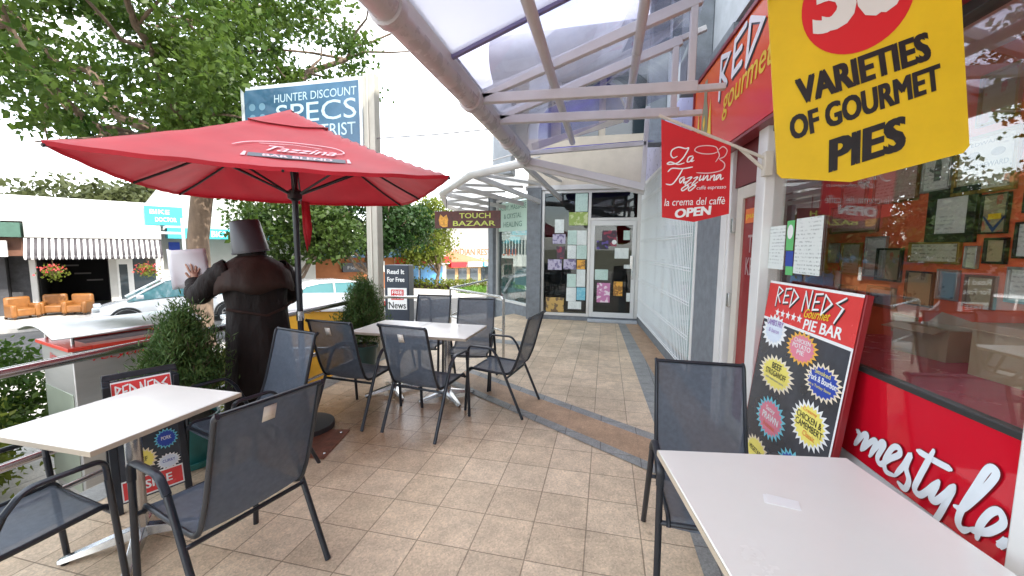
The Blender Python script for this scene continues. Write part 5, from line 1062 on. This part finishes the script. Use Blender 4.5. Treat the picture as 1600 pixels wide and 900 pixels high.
def Q(px): pass
ob = sth('brick_shop', 'orange brick shop with navy fascia and dark sign behind the umbrella pole', 'shop', 10.5, 26)
orange_b = mat('orange_brick', (.34, .12, .04), .8, var=.12, vscale=5)
p = MB(); p.box(7.8, 13.6, 25, 32, -1.5, 1.0); sm(ob, p, 'wall', orange_b)
p = MB(); p.box(7.7, 13.7, 24.3, 24.98, .95, 1.65); s1 = sm(ob, p, 'navy_fascia', mat('navy_fascia', (.02, .06, .11), .5, var=.3)); p = MB(); p.text('Orchids', (8.3, 1.05), (10.6, 1.05), (8.3, 1.58), Fst(24.28), 0, .01, .3); sm(ob, p, 'lettering', white_ink, s1, smooth=False)
p = MB(); p.box(10.0, 12.6, 24.8, 24.98, .05, .62); s1 = sm(ob, p, 'sign', mat('black_sign', (.02, .022, .03), .4)); p = MB(); p.box(12.62, 12.78, 24.8, 24.98, -.02, .70); sm(ob, p, 'sign_edge', white_pt)
p = MB(); p.text('Florist', (10.3, .22), (11.4, .22), (10.3, .42), Fst(24.79), 0); sm(ob, p, 'lettering', mat('dim_white', (.4, .4, .4)), s1, smooth=False)
rs = sth('corner_store', 'small shop with red white sign and blue shutters left of the sign post', 'shop', 15.5, 26)
p = MB(); p.box(13.9, 18.2, 25.5, 31, -1.6, 1.5); sm(rs, p, 'wall', white_wall)
p = MB(); p.box(13.9, 18.2, 24.8, 25.48, .45, .95); s1 = sm(rs, p, 'red_fascia', red_ink); p = MB(); p.box(14.6, 15.6, 24.78, 24.8, .5, .9); p.box(14.2, 18, 24.78, 24.797, .40, .46); sm(rs, p, 'white_panel', white_ink, s1)
p = MB(); p.box(14.2, 15.7, 25.4, 25.48, -1.5, .3); p.box(15.9, 17.8, 25.4, 25.48, -1.5, .3); sm(rs, p, 'shutter', mat('shutter_blue', (.06, .22, .42), .4, var=.4, vscale=2))
hs2 = sth('timber_shop', 'row of small timber shop fronts behind the hedge', 'shop', 23, 27)
p = MB(); p.box(18.6, 27.5, 26.5, 32, -1.9, .2); sm(hs2, p, 'wall', mat('tan_timber', (.38, .25, .12), .7, var=.3, vscale=1.5))
p = MB()
for k in range(7): p.box(18.9 + k * 1.22, 19.75 + k * 1.22, 26.44, 26.48, -1.8, -.1)
sm(hs2, p, 'window', win_m)
p = MB(); p.box(25.2, 26.6, 26.38, 26.43, -1.9, .0); sm(hs2, p, 'door', mat('orange_door', (.60, .27, .04), .5))
for k, m_ in enumerate((red_ink, white_ink, cyan_ink, MATS['turquoise'])):
    p = MB(); p.box(19.0 + k * 1.7, 20.5 + k * 1.7, 25.9, 26.3, .05, .45); sm(hs2, p, 'sign', m_)
p = MB(); p.add([(18.4, 26, .5), (27.7, 26, .5), (27.7, 30, 1.7), (18.4, 30, 1.7), (18.4, 26, .4), (27.7, 26, .4)], [(0, 1, 2, 3), (4, 5, 1, 0)]); sm(hs2, p, 'roof', mat('terracotta_roof', (.42, .16, .08), .8, var=.2), solid=.08)
rb_ = thing('restaurant', 'white restaurant building with red letters on its signboard beyond the hedge', 'building', (-9.8, 33, -2.0))
p = MB(); p.box(-14.5, -5, 33.6, 42, -2.2, 3.6); p.build('wall', white_wall, rb_, world=True)
p = MB(); p.box(-13.3, -5, 32.9, 33.58, .10, 1.75); s1 = p.build('signboard', mat('signboard_cream', (.70, .66, .60), .6), rb_, world=True)
Fr = lambda u, v, wv: (u, 32.88 - wv, v)
p = MB(); p.text('INDIAN RESTAURANT', (-12.9, .98), (-7.2, .98), (-12.9, 1.55), Fr, 0, .02); p.build('lettering', mat('salmon_letters', (.72, .17, .07), .5), s1, smooth=False, world=True)
p = MB(); p.text('The Taj', (-10.6, .32), (-8.6, .32), (-10.6, .78), Fr, 0, .01, .3); p.flat([(-12.5 + .75 * math.cos(a * math.pi / 10), .32 + .5 * math.sin(a * math.pi / 10)) for a in range(11)], Fr, 0); p.build('gold_emblem', mat('gold_letters', (.65, .38, .08), .5), s1, smooth=False, world=True)
for k in range(6):
    p = MB(); p.box(-12.8 + k * 1.15, -12.25 + k * 1.15, 33.5, 33.59, -1.5, -.05); p.build('window', win_m, rb_, world=True)
p = MB(); p.box(-14.6, -4.9, 33.3, 42.2, 3.6, 4.0); p.build('parapet', white_wall, rb_, world=True)
hd = thing('hedge', 'clipped yellow green hedge on the far side of the street in front of the restaurant', 'hedge', (-10, 25.6, -1.9))
rg = np.random.default_rng(21); C = rg.uniform(-1, 1, (5200, 3)) * np.array([4.4, .5, .62]) + np.array([0, 0, .75]); leaf_mesh('foliage', C, .17, leaf_c, hd, rg, .7)
p = MB(); p.box(-4.2, 4.2, -.25, .25, -.3, .95); p.build('stems', soil, hd)
gr = thing('grass_bed', 'bright green planting bed in front of the clipped hedge', 'plants', street_pt(17.8, 19.6, -1.35), ST_R)
rg = np.random.default_rng(22); C = rg.uniform(-1, 1, (2600, 3)) * np.array([2.6, .7, .2]) + np.array([0, 0, .2]); leaf_mesh('foliage', C, .2, leaf_mat('leaf_grass', (.08, .20, .03), (.20, .34, .06), .5, 2.), gr, rg, .3, .8)
# green shrubs left of the bin
for i, (x_, y_, z_, r_, lb) in enumerate(((-5.15, 2.05, -.25, .62, 'leafy green shrub left of the litter bin, cut by the picture edge'), (-4.5, 1.55, -.25, .42, 'low lighter green shrub in front of the leafy one at the left edge'), (-4.2, 3.9, -.3, .40, 'small light green shrub behind the bushy conifer'))):
    sh = thing('shrub', lb, 'plant', (x_, y_, z_)); rg = np.random.default_rng(40 + i)
    C, _ = clumps(rg, [((0, 0, r_ * .9), (r_, r_, r_ * .85), 1)], 130, 46, .085); leaf_mesh('foliage', C, .065, (leaf_a, leaf_c, leaf_c)[i], sh, rg, .55)
    p = MB()
    for k in range(7): limb(p, (0, 0, 0), tuple(rg.normal(size=3) * r_ * .4 + np.array([0, 0, r_])), .012, .004, rg, 3)
    p.build('stem', bark, sh)

# ------------------------------------------------------------------ cars
def car(label, t, d, rz_, glass_c, zoff=0.):
    o = thing('parked_car', label, 'car', street_pt(t, d, gz(t, d) + .01 + zoff), ST_R + rz_, 'cars parked along the street')
    body = mat('white_car_paint', (.74, .74, .73), .25, 0, coat=.8); gl = mat('car_window_' + glass_c, {'teal': (.09, .22, .24), 'dark': (.03, .045, .05)}[glass_c], .05, spec=.9)
    st = [(-2.02, .36, .62, .62), (-1.98, .30, .80, .74), (-1.75, .22, .92, .82), (-1.0, .20, .98, .86), (0, .20, .96, .87), (.85, .20, .92, .86), (1.5, .22, .80, .82), (1.92, .28, .66, .70), (2.02, .36, .55, .58)]
    p = MB(); rings = []
    for x_, z0, z1, hw in st:
        rings.append([(x_, -hw * .9, z0), (x_, -hw, z0 + .12), (x_, -hw * 1.0, (z0 + z1) / 2 + .06), (x_, -hw * .93, z1 - .04), (x_, -hw * .8, z1), (x_, hw * .8, z1), (x_, hw * .93, z1 - .04), (x_, hw, (z0 + z1) / 2 + .06), (x_, hw, z0 + .12), (x_, hw * .9, z0)])
    p.loft(rings); bd = p.build('body', body, o, ang=30, sub=1)
    p = MB(); rings = []
    for x_, z0, z1, h0, h1 in ((-1.86, .86, .93, .72, .68), (-1.55, .90, 1.40, .76, .60), (-.9, .93, 1.50, .78, .62), (-.1, .93, 1.51, .79, .62), (.35, .92, 1.42, .78, .60), (1.22, .84, .90, .74, .66)):
        rings.append([(x_, -h0, z0), (x_, -h1, z1), (x_, h1, z1), (x_, h0, z0)])
    p.loft(rings); p.build('window', gl, o, ang=25)
    p = MB(); rings = []
    for x_, z1, h1 in ((-1.58, 1.39, .60), (-1.5, 1.43, .61), (-.9, 1.515, .63), (-.1, 1.525, .63), (.30, 1.455, .61), (.38, 1.42, .60)):
        rings.append([(x_, -h1 - .02, z1 - .03), (x_, -h1 * .9, z1 + .015), (x_, h1 * .9, z1 + .015), (x_, h1 + .02, z1 - .03)])
    p.loft(rings)
    for sy in (-1, 1):
        p.bar((.34, sy * .615, 1.42), (1.24, sy * .70, .89), .06, .05); p.bar((-.42, sy * .64, 1.50), (-.40, sy * .80, .93), .07, .04, up=(1, 0, 0)); p.bar((-1.55, sy * .61, 1.40), (-1.84, sy * .71, .92), .14, .05)
    p.build('roof', body, o, bevel=.01)
    for x_ in (-1.25, 1.25):
        for sy in (-1, 1):
            p = MB(); M_ = Matrix.Translation((x_, sy * .80, .30)) @ Matrix.Rotation(R(90), 4, 'X')
            p.lathe([(.19, -.1), (.29, -.1), (.315, -.07), (.315, .07), (.29, .1), (.19, .1)], 28, M=M_); wh = p.build('wheel', mat('tyre', (.015, .015, .016), .8), o)
            p = MB(); p.lathe([(0, -.085), (.20, -.085), (.20, .085), (0, .085)], 24, M=M_); rm = p.build('rim', mat('rim_silver', (.60, .60, .60), .3, .6), wh)
            p = MB(); 
            for k in range(7):
                a = k * 2 * math.pi / 7
                c_, s_ = math.cos(a), math.sin(a); yv = sy * .088
                q4 = [(.06 * c_ - .012 * s_, .06 * s_ + .012 * c_), (.175 * math.cos(a + .16), .175 * math.sin(a + .16)), (.175 * math.cos(a + .74), .175 * math.sin(a + .74)), (.06 * math.cos(a + .9), .06 * math.sin(a + .9))]
                p.add([(x_ + u, sy * .80 + yv, .30 + v) for u, v in q4], [(0, 1, 2, 3)])
            p.build('spoke_gap', blackm, rm)
            p = MB(); ar = [(x_ + .37 * math.cos(a * math.pi / 12), sy * .865, .30 + .37 * math.sin(a * math.pi / 12)) for a in range(13)]; p.tube(ar, .035, 6); p.build('wheel_arch', mat('dark_arch', (.02, .02, .02), .7), o)
    for sy in (-1, 1):
        p = MB(); p.box(1.80, 1.97, sy * .60 - .12, sy * .60 + .12, .60, .72); p.build('headlight', mat('lamp_glass', (.6, .62, .62), .1), o, bevel=.03)
        p = MB(); p.box(-2.0, -1.9, sy * .62 - .1, sy * .62 + .1, .66, .84); p.build('tail_light', red_ink, o, bevel=.02)
        p = MB(); p.box(.85, 1.02, sy * .92 - .08, sy * .92 + .08, .93, 1.05); p.build('mirror', body, o, bevel=.03)
        p = MB(); p.box(-.2, -.05, sy * .885 - .01, sy * .885 + .01, .78, .81); p.box(-.95, -.8, sy * .885 - .01, sy * .885 + .01, .80, .83); p.build('door_handle', chrome, o)
    return o
car('white hatchback parked across the street behind the person and litter bin', 1.45, 17.3, math.pi, 'teal')
car('white car with pale teal windscreen close behind the yellow cabinet', 3.9, 12.1, math.pi + .06, 'teal', -.18)
car('white car parked up the street, seen mirrored in the shop window', -4.6, 12.2, 0, 'dark')

# ------------------------------------------------------------------ framed pictures and things in the pie shop window
PX = .748
frames_ = [mat('black_frame', (.015, .015, .016), .4), mat('gilt_frame', (.38, .25, .06), .4, .5), mat('timber_frame', (.20, .10, .04), .5), mat('steel_frame', (.45, .45, .44), .3, .6)]
arts = [printed('aged_notice', (.60, .58, .44), (.20, .18, .12), 22, .7), printed('white_certificate', (.70, .70, .66), (.3, .3, .3), 26, .6), printed('sepia_print', (.46, .36, .20), (.16, .10, .05), 12, .8, False), printed('blue_photo', (.25, .36, .42), (.06, .12, .18), 12, .9, False), printed('pink_newspaper', (.60, .42, .38), (.35, .16, .14), 24, .7), printed('colour_photo', (.35, .30, .18), (.45, .10, .06), 13, .9, False)]
def picture(label, y0, z1, y1, z0, fr, art, inset=.02, extra=None):
    o = thing('framed_picture', label, 'picture', tuple(Matrix.Rotation(SH_R, 4, 'Z') @ Vector((PX, (y0 + y1) / 2, z0)) + SH_O), SH_R, 'framed pictures on the red wall inside the pie shop')
    cy, wz = (y0 + y1) / 2, z1 - z0; hw = (y0 - y1) / 2
    p = MB(); e = inset
    p.box(-.02, 0, -hw, hw, 0, e); p.box(-.02, 0, -hw, hw, wz - e, wz); p.box(-.02, 0, -hw, -hw + e, e, wz - e); p.box(-.02, 0, hw - e, hw, e, wz - e); p.build('frame', frames_[fr], o, bevel=.002)
    p = MB(); p.box(-.008, -.002, -hw + e, hw - e, e, wz - e); p.build('print', arts[art], o)
    if extra: extra(o, hw, wz)
Fp = lambda u, v, wv: (-.010 - wv, u, v)
def reward(o, hw, wz):
    p = MB(); p.text('$8000 REWARD', (hw * .72, wz * .42), (-hw * .72, wz * .42), (hw * .72, wz * .52), Fp, 0, .02); p.text('EDWARD', (hw * .5, wz * .82), (-hw * .5, wz * .82), (hw * .5, wz * .88), Fp, 0, .0); p.build('lettering', mat('dark_green_ink', (.10, .12, .08), .6), o, smooth=False)
    p = MB()
    for s_ in (.38, -.38): p.flat([(s_ * hw + .22 * hw * math.cos(a * math.pi / 8), wz * .66 + .07 * wz * math.sin(a * math.pi / 8)) for a in range(16)], Fp, 0)
    p.build('portrait_spot', mat('dark_portrait', (.16, .14, .10), .6), o)
def armour(o, hw, wz):
    p = MB(); p.flat([(.18 * hw, wz * .25), (-.28 * hw, wz * .25), (-.3 * hw, wz * .55), (-.2 * hw, wz * .75), (.12 * hw, wz * .75), (.2 * hw, wz * .55)], Fp, 0); p.flat([(.55 * hw, wz * .52), (.2 * hw, wz * .44), (.2 * hw, wz * .5), (.5 * hw, wz * .58)], Fp, .001); p.build('helmet_drawing', mat('grey_ink', (.16, .17, .17), .6), o)
def chevron(o, hw, wz):
    p = MB(); p.flat([(hw * .9, wz * .45), (hw * .75, wz * .45), (0, wz * .16), (-hw * .75, wz * .45), (-hw * .9, wz * .45), (0, wz * .02)], Fp, 0); p.build('blue_chevron', mat('blue_band', (.02, .05, .16), .5), o); p = MB(); p.flat([(hw * .45, wz * .36), (-hw * .5, wz * .36), (-hw * .5, wz * .50), (hw * .45, wz * .50)], Fp, .0006); p.build('yellow_band', yellow_ink, o)
def dots(o, hw, wz):
    p = MB(); p.text('TICKETS', (hw * .7, wz * .62), (-hw * .7, wz * .62), (hw * .7, wz * .82), Fp, 0, .0); p.build('lettering', mat('rose_ink', (.48, .30, .28)), o, smooth=False)
PL = [('black wide framed certificate on the red wall, largest dark frame', 2.86, 1.95, 2.56, 1.65, 0, 1, .05, None), ('tall gilt framed reward notice high on the red wall', 2.72, 2.20, 2.39, 1.90, 1, 0, .02, reward), ('framed notice in two halves, pink and white, below the yellow banner tip', 3.33, 2.14, 2.95, 1.915, 2, 4, .012, None), ('small dark red framed print under the banner tip', 3.68, 2.10, 3.40, 1.92, 2, 4, .012, None), ('framed drawing of a helmet beside the reward notice', 2.93, 2.19, 2.735, 1.945, 3, 1, .012, armour), ('framed colour photo with blue chevron and yellow band', 2.54, 1.89, 2.405, 1.69, 0, 5, .008, chevron), ('small gold pennant picture under the chevron photo', 2.50, 1.67, 2.39, 1.54, 0, 2, .012, None), ('wide pale pink framed sheet left of the tree reflection', 3.79, 1.945, 3.26, 1.735, 2, 4, .012, dots), ('small turquoise photo in brown frame just above the poster board corner', 3.30, 1.36, 3.05, 1.22, 2, 3, .02, None), ('sepia picture with blue corner near the window ledge', 2.97, 1.48, 2.77, 1.27, 0, 2, .01, None), ('small brown print with a pale mount low on the red wall', 2.58, 1.48, 2.42, 1.31, 2, 2, .012, None), ('blue photo low on the red wall beside the sepia picture', 2.75, 1.50, 2.62, 1.33, 3, 3, .01, None), ('framed sheet at the right picture edge, level with the black framed certificate', 2.34, 1.96, 2.20, 1.78, 0, 1, .012, None), ('green edged certificate low at the right picture edge', 2.37, 1.53, 2.24, 1.36, 3, 1, .012, None), ('pale framed map in the middle of the red wall', 2.97, 1.655, 2.63, 1.53, 1, 0, .012, None),
      ('pale framed print beside the door end of the red wall', 3.62, 1.66, 3.40, 1.42, 1, 0, .012, None), ('tall white framed certificate over the pale pink sheet', 3.36, 1.70, 3.16, 1.42, 3, 1, .01, None), ('small gilt framed print right of the drawing of a helmet, above the certificate', 2.62, 2.50, 2.42, 2.24, 1, 5, .014, None),
      ('dark framed colour photo between pale map and door end', 3.24, 1.62, 3.02, 1.40, 0, 5, .014, None), ('narrow pale notice with steel frame right of the pale map', 2.60, 1.63, 2.53, 1.51, 3, 0, .006, None), ('brown framed photo hung high behind the yellow banner', 3.10, 2.46, 2.82, 2.23, 2, 3, .014, None),
      ('black framed white sheet at the far right, above the green edged certificate', 2.36, 1.74, 2.23, 1.57, 0, 1, .01, None), ('small framed photo low on the wall above the cardboard boxes', 3.04, 1.20, 2.86, 1.08, 1, 5, .01, None),
      ('small framed card near the shop corner', 3.78, 1.66, 3.66, 1.50, 3, 1, .01, None), ('sepia print low beside the turquoise photo', 3.62, 1.34, 3.42, 1.12, 2, 2, .014, None)]
for a_ in PL: picture(*a_)
# certificates stuck to the glass are parts of the shop
for (y0, z1, y1, z0), k in (((3.135, 1.76, 2.93, 1.475), 1), ((2.80, 1.79, 2.53, 1.46), 1)):
    p = MB(); p.box(.004, .008, y1, y0, z0, z1); c_ = p.build('window_notice', papers[0], pie)
p = MB(); p.flat([(2.915, 1.60), (2.825, 1.60), (2.825, 1.785), (2.915, 1.785)], lambda u, v, wv: (.007 - wv, u, v)); p.flat([(2.90, 1.445), (2.81, 1.445), (2.81, 1.50), (2.90, 1.50)], lambda u, v, wv: (.007 - wv, u, v)); p.build('green_sticker', mat('green_vinyl', (.12, .50, .16), .4), pie)
p = MB(); p.flat([(2.905, 1.50), (2.815, 1.50), (2.815, 1.595), (2.905, 1.595)], lambda u, v, wv: (.006 - wv, u, v)); p.build('blue_sticker', blue_ink, pie)
p = MB(); p.flat([(2.87 + .035 * math.cos(a * math.pi / 10), 1.715 + .045 * math.sin(a * math.pi / 10)) for a in range(20)], lambda u, v, wv: (.0055 - wv, u, v)); p.build('white_seal', white_ink, pie)
def shop_local(x_, y_, z_): return tuple(Matrix.Rotation(SH_R, 4, 'Z') @ Vector((x_, y_, z_)) + SH_O)
kraft = mat('kraft_cardboard', (.50, .38, .24), .75, var=.08, vscale=4)
for i, (x_, y_, sx, sy, h_, rz_, lb) in enumerate(((.60, 2.05, .22, .32, .24, .08, 'open kraft cardboard box on the window ledge, right of the board'), (.59, 1.62, .22, .28, .25, -.1, 'kraft cardboard box on the window ledge nearest the right picture edge'), (.61, 2.55, .2, .28, .16, .2, 'small kraft cardboard box at the back of the window ledge'))):
    o = thing('cardboard_box', lb, 'box', shop_local(x_, y_, 1.041), SH_R + rz_, 'cardboard boxes on the window ledge')
    p = MB(); e = .006
    p.box(-sx / 2, sx / 2, -sy / 2, sy / 2, 0, e); p.box(-sx / 2, -sx / 2 + e, -sy / 2, sy / 2, e, h_); p.box(sx / 2 - e, sx / 2, -sy / 2, sy / 2, e, h_); p.box(-sx / 2 + e, sx / 2 - e, -sy / 2, -sy / 2 + e, e, h_); p.box(-sx / 2 + e, sx / 2 - e, sy / 2 - e, sy / 2, e, h_); p.build('carton', kraft, o)
    for s_ in (-1, 1):
        p = MB(); p.bar((s_ * sx / 2, 0, h_), (s_ * (sx / 2 + .08), 0, h_ + .06 * (1 if s_ > 0 else -.3)), sy * .96, .005); p.build('flap', kraft, o)
o = thing('ornament', 'tiny white figure standing on the pink window ledge', 'ornament', shop_local(.30, 2.70, 1.041), SH_R)
p = MB(); p.lathe([(0, 0), (.025, 0), (.018, .03), (.012, .05), (.016, .065), (0, .085)], 12); p.build('figure', white_pt, o)

# ------------------------------------------------------------------ the person in the long coat
PL_ = (-2.93, 2.86)
pe = thing('person', 'person from behind in long brown coat with bucket over head, holding white paper', 'person', (PL_[0], PL_[1], 0), R(62))
skin_m = mat('skin', (.42, .24, .17), .55, var=.1, vscale=20); coat_m = mat('oilskin_coat', (.0125, .0088, .0078), .68, spec=.22, var=.45, vscale=5, bump=1., bscale=6, stretch=(1.3, 1.3, .55), bdist=.045); cape_m = mat('oilskin_cape', (.030, .0155, .0115), .66, spec=.25, var=.4, vscale=6, bump=.6, bscale=5, stretch=(1.2, 1.2, .6), bdist=.04)
def skin_figure():
    V = []; E_ = []; Rr = []
    def node(co, r, par=None):
        V.append(co); Rr.append(r if isinstance(r, tuple) else (r, r)); k = len(V) - 1
        if par is not None: E_.append((par, k))
        return k
    pel = node((0, 0, .95), (.13, .11)); ch = node((0, .03, 1.22), (.14, .10), pel); nb = node((0, .06, 1.42), (.12, .08), ch); ne = node((0, .09, 1.52), .055, nb); hd_ = node((0, .125, 1.62), (.075, .09), ne); node((0, .135, 1.72), (.06, .07), hd_)
    for s in (-1, 1):
        h = node((s * .10, 0, .88), .09, pel); kn = node((s * .12, .04 * (1 if s < 0 else -1), .48), .06, h); an = node((s * .13, -.02, .10), .042, kn); node((s * .14, .14, .04), (.045, .03), an)
    # left arm: raised forward with the paper; right arm bent in front
    def hand(w, d, up, flip):
        d = Vector(d).normalized(); up = Vector(up).normalized(); sd_ = d.cross(up).normalized() * flip; wv = Vector(V[w]); out_ = up
        pm = node(tuple(wv + d * .045), (.032, .017), w)
        for k, (o_, l_) in enumerate(((-.030, .066), (-.010, .076), (.010, .072), (.029, .058))):
            b_ = node(tuple(wv + d * .085 + sd_ * o_), .0105, pm); m_ = node(tuple(wv + d * (.085 + l_ * .5) + sd_ * o_ * 1.45 + out_ * .008), .0088, b_); node(tuple(wv + d * (.085 + l_) + sd_ * o_ * 1.75 - out_ * .004), .0072, m_)
        t1 = node(tuple(wv + d * .035 - sd_ * .038), .011, pm); node(tuple(wv + d * .075 - sd_ * .062 + out_ * .006), .009, t1)
    sh = node((-.20, .05, 1.40), .065, nb); el = node((-.37, .16, 1.20), .048, sh); wr = node((-.36, .36, 1.30), .030, el); hand(wr, (.02, .30, .95), (.15, -1, .25), 1)
    sh = node((.20, .05, 1.40), .065, nb); el = node((.33, .14, 1.14), .048, sh); wr = node((.16, .36, 1.16), .030, el); hand(wr, (-.7, .5, .45), (.5, .8, .2), -1)
    me = bpy.data.meshes.new('body'); me.from_pydata(V, E_, []); o = bpy.data.objects.new('body', me); COL.objects.link(o); o.parent = pe
    q_ = o.modifiers.new('skin', 'SKIN'); q_.use_smooth_shade = True
    for i, sv in enumerate(me.skin_vertices[0].data): sv.radius = Rr[i]; sv.use_root = (i == 0)
    s_ = o.modifiers.new('sub', 'SUBSURF'); s_.levels = s_.render_levels = 2; me.materials.append(skin_m); return o
skin_figure()
def ell_ring(cx, cy, z, rx, ry, n=40, amp=0., ph=0., k1=7, tilt=0.):
    return [(cx + rx * .92 * math.cos(a) * (1 + amp * math.sin(k1 * a + ph) + amp * .6 * math.sin((k1 * 2 + 1) * a + ph * 2.3)), cy + ry * math.sin(a) * (1 + amp * math.sin(k1 * a + ph) + amp * .6 * math.sin((k1 * 2 + 1) * a + ph * 2.3)), z + tilt * math.cos(a)) for a in [2 * math.pi * j / n for j in range(n)]]
p = MB(); p.loft([ell_ring(0, -.02, .17, .285, .235, 48, .085, .5), ell_ring(0, -.02, .40, .275, .222, 48, .075, .45), ell_ring(0, -.02, .65, .262, .208, 48, .058, .4), ell_ring(0, -.01, .88, .255, .195, 48, .036, .3), ell_ring(0, .0, 1.02, .245, .180, 48, .016, .9), ell_ring(0, .015, 1.10, .243, .176, 48, .02, 1.6), ell_ring(0, .02, 1.16, .252, .184, 48, .015, .6), ell_ring(0, .03, 1.30, .268, .185, 48, .008), ell_ring(0, .045, 1.40, .255, .170, 48), ell_ring(0, .06, 1.465, .19, .135, 48), ell_ring(0, .075, 1.505, .11, .10, 48)], cap=False)
co = p.build('coat', coat_m, pe, ang=80, solid=.012)
for s, P_ in ((-1, [(-.17, .04, 1.40), (-.27, .08, 1.33), (-.385, .16, 1.19), (-.385, .26, 1.225), (-.365, .345, 1.285)]), (1, [(.17, .04, 1.40), (.26, .07, 1.31), (.345, .14, 1.14), (.27, .25, 1.14), (.18, .34, 1.155)])):
    p = MB(); P2 = arc(P_, 5, .06); k = len(P2); p.tube([tuple(q_) for q_ in P2], [.105 - .048 * i / (k - 1) + .006 * math.sin(i * 2.4) for i in range(k)], 20, cap=False); p.build('sleeve', coat_m, pe, ang=80, solid=.010)
p = MB(); rings = []
for z, rx, ry, cy, a_ in ((1.525, .10, .095, .08, 0), (1.49, .165, .135, .07, 0), (1.445, .245, .175, .055, .005), (1.38, .305, .205, .04, .012), (1.30, .322, .222, .03, .022), (1.225, .330, .232, .025, .032)): rings.append(ell_ring(0, cy, z, rx, ry, 56, a_, .8, 6))
for j in range(56):
    a = 2 * math.pi * j / 56; x_, y_, z_ = rings[-1][j]; rings[-1][j] = (x_, y_, z_ + .022 * math.sin(5 * a + 1) + (.05 if math.sin(a) > .2 else 0))
p.loft(rings, cap=False); p.build('cape', cape_m, pe, ang=80, solid=.008)
p = MB(); p.loft([ell_ring(0, .085, 1.50, .105, .10, 32), ell_ring(0, .085, 1.535, .115, .105, 32), ell_ring(0, .09, 1.565, .108, .10, 32)], cap=False); p.build('collar', coat_m, pe, solid=.012)
p = MB(); p.tube([(-.245, -.06, 1.085), (-.14, -.155, 1.06), (0, -.185, 1.02), (.14, -.160, 1.06), (.245, -.06, 1.10)], .012, 8); p.build('coat_belt', cape_m, pe)
Mb = Matrix.Translation((0, .105, 1.545)) @ Matrix.Rotation(R(-7), 4, 'Y') @ Matrix.Rotation(R(-4), 4, 'X')
p = MB(); p.lathe([(.141, 0), (.144, .0), (.144, .012), (.139, .014), (.110, .268), (.104, .276), (0, .276)], 36, M=Mb); p.build('bucket_hat', mat('grey_bucket', (.042, .042, .050), .42, var=.12, vscale=8), pe, solid=.004, ang=60)
for s in (-1, 1):
    p = MB(); p.loft([ell_ring(s * .13, .0, .0, .05, .13, 20), ell_ring(s * .13, .0, .03, .052, .135, 20), ell_ring(s * .13, -.02, .08, .045, .09, 20), ell_ring(s * .13, -.05, .14, .045, .05, 20)]); p.build('shoe', blackm, pe)
p = MB(); Mp = (Matrix.Translation((PL_[0], PL_[1], 0)) @ Matrix.Rotation(R(62), 4, 'Z'))
pts = []; n_ = 8
for i in range(n_ + 1):
    for j in range(n_ + 1):
        u, v = i / n_, j / n_
        x_, z_ = -.50 + u * .26, 1.23 + v * .33 + (.03 if i == 0 else 0) * math.sin(v * 9)
        pts.append((x_ - .02 * v, .435 + .025 * math.sin(u * 4 + v * 3) - .03 * u, z_ + .02 * u))
p.add([tuple(Mp @ Vector(q_)) for q_ in pts], [(i * (n_ + 1) + j, i * (n_ + 1) + j + 1, (i + 1) * (n_ + 1) + j + 1, (i + 1) * (n_ + 1) + j) for i in range(n_) for j in range(n_)])
tag(p.build('paper_sheet', mat('white_paper', (.74, .74, .78), .7), None, solid=.001), 'large white paper sheet held up by the person in the long coat', 'paper')
for o in list(bpy.data.objects):
    if '_o' in o.keys(): del o['_o']

# ------------------------------------------------------------------ far-apart pieces of a part become parts of their own
def explode(o):
    me = o.data; n = len(me.vertices)
    if n == 0 or n > 60000: return
    par = list(range(n))
    def find(i):
        while par[i] != i: par[i] = par[par[i]]; i = par[i]
        return i
    for e in me.edges:
        a, b_ = find(e.vertices[0]), find(e.vertices[1])
        if a != b_: par[a] = b_
    root = {}; isl = [root.setdefault(find(i), len(root)) for i in range(n)]; k = len(root)
    if k < 2 or k > 700: return
    co = np.array([v.co for v in me.vertices]); isl = np.array(isl)
    lo = np.array([co[isl == i].min(0) for i in range(k)]); hi = np.array([co[isl == i].max(0) for i in range(k)]); size = (hi - lo).max(1)
    gap = np.maximum(0, np.maximum(lo[:, None] - hi[None], lo[None] - hi[:, None])); near = np.sqrt((gap ** 2).sum(2)) <= np.maximum(.02, .5 * np.maximum(size[:, None], size[None]))
    par = list(range(k))
    for a, b_ in zip(*np.nonzero(near)):
        a, b_ = find(int(a)), find(int(b_))
        if a != b_: par[a] = b_
    pc = np.array([find(i) for i in range(k)]); ids = sorted(set(pc.tolist()))
    if len(ids) < 2: return
    vp = pc[isl]; base = o.name.split('.')[0]; keep = None
    for q_ in ids:
        m2 = me.copy(); b = bmesh.new(); b.from_mesh(m2); b.verts.ensure_lookup_table()
        bmesh.ops.delete(b, geom=[v for v in b.verts if vp[v.index] != q_], context='VERTS'); b.to_mesh(m2); b.free()
        if keep is None: keep = m2
        else:
            c_ = o.copy(); c_.data = m2; c_.name = base; COL.objects.link(c_)
    o.data = keep
for o in list(bpy.data.objects):
    if o.type == 'MESH' and o.parent and o.data.users == 1 and o.name.split('.')[0] not in ('crown', 'foliage', 'blossom', 'trunk', 'stem', 'stems', 'body'): explode(o)
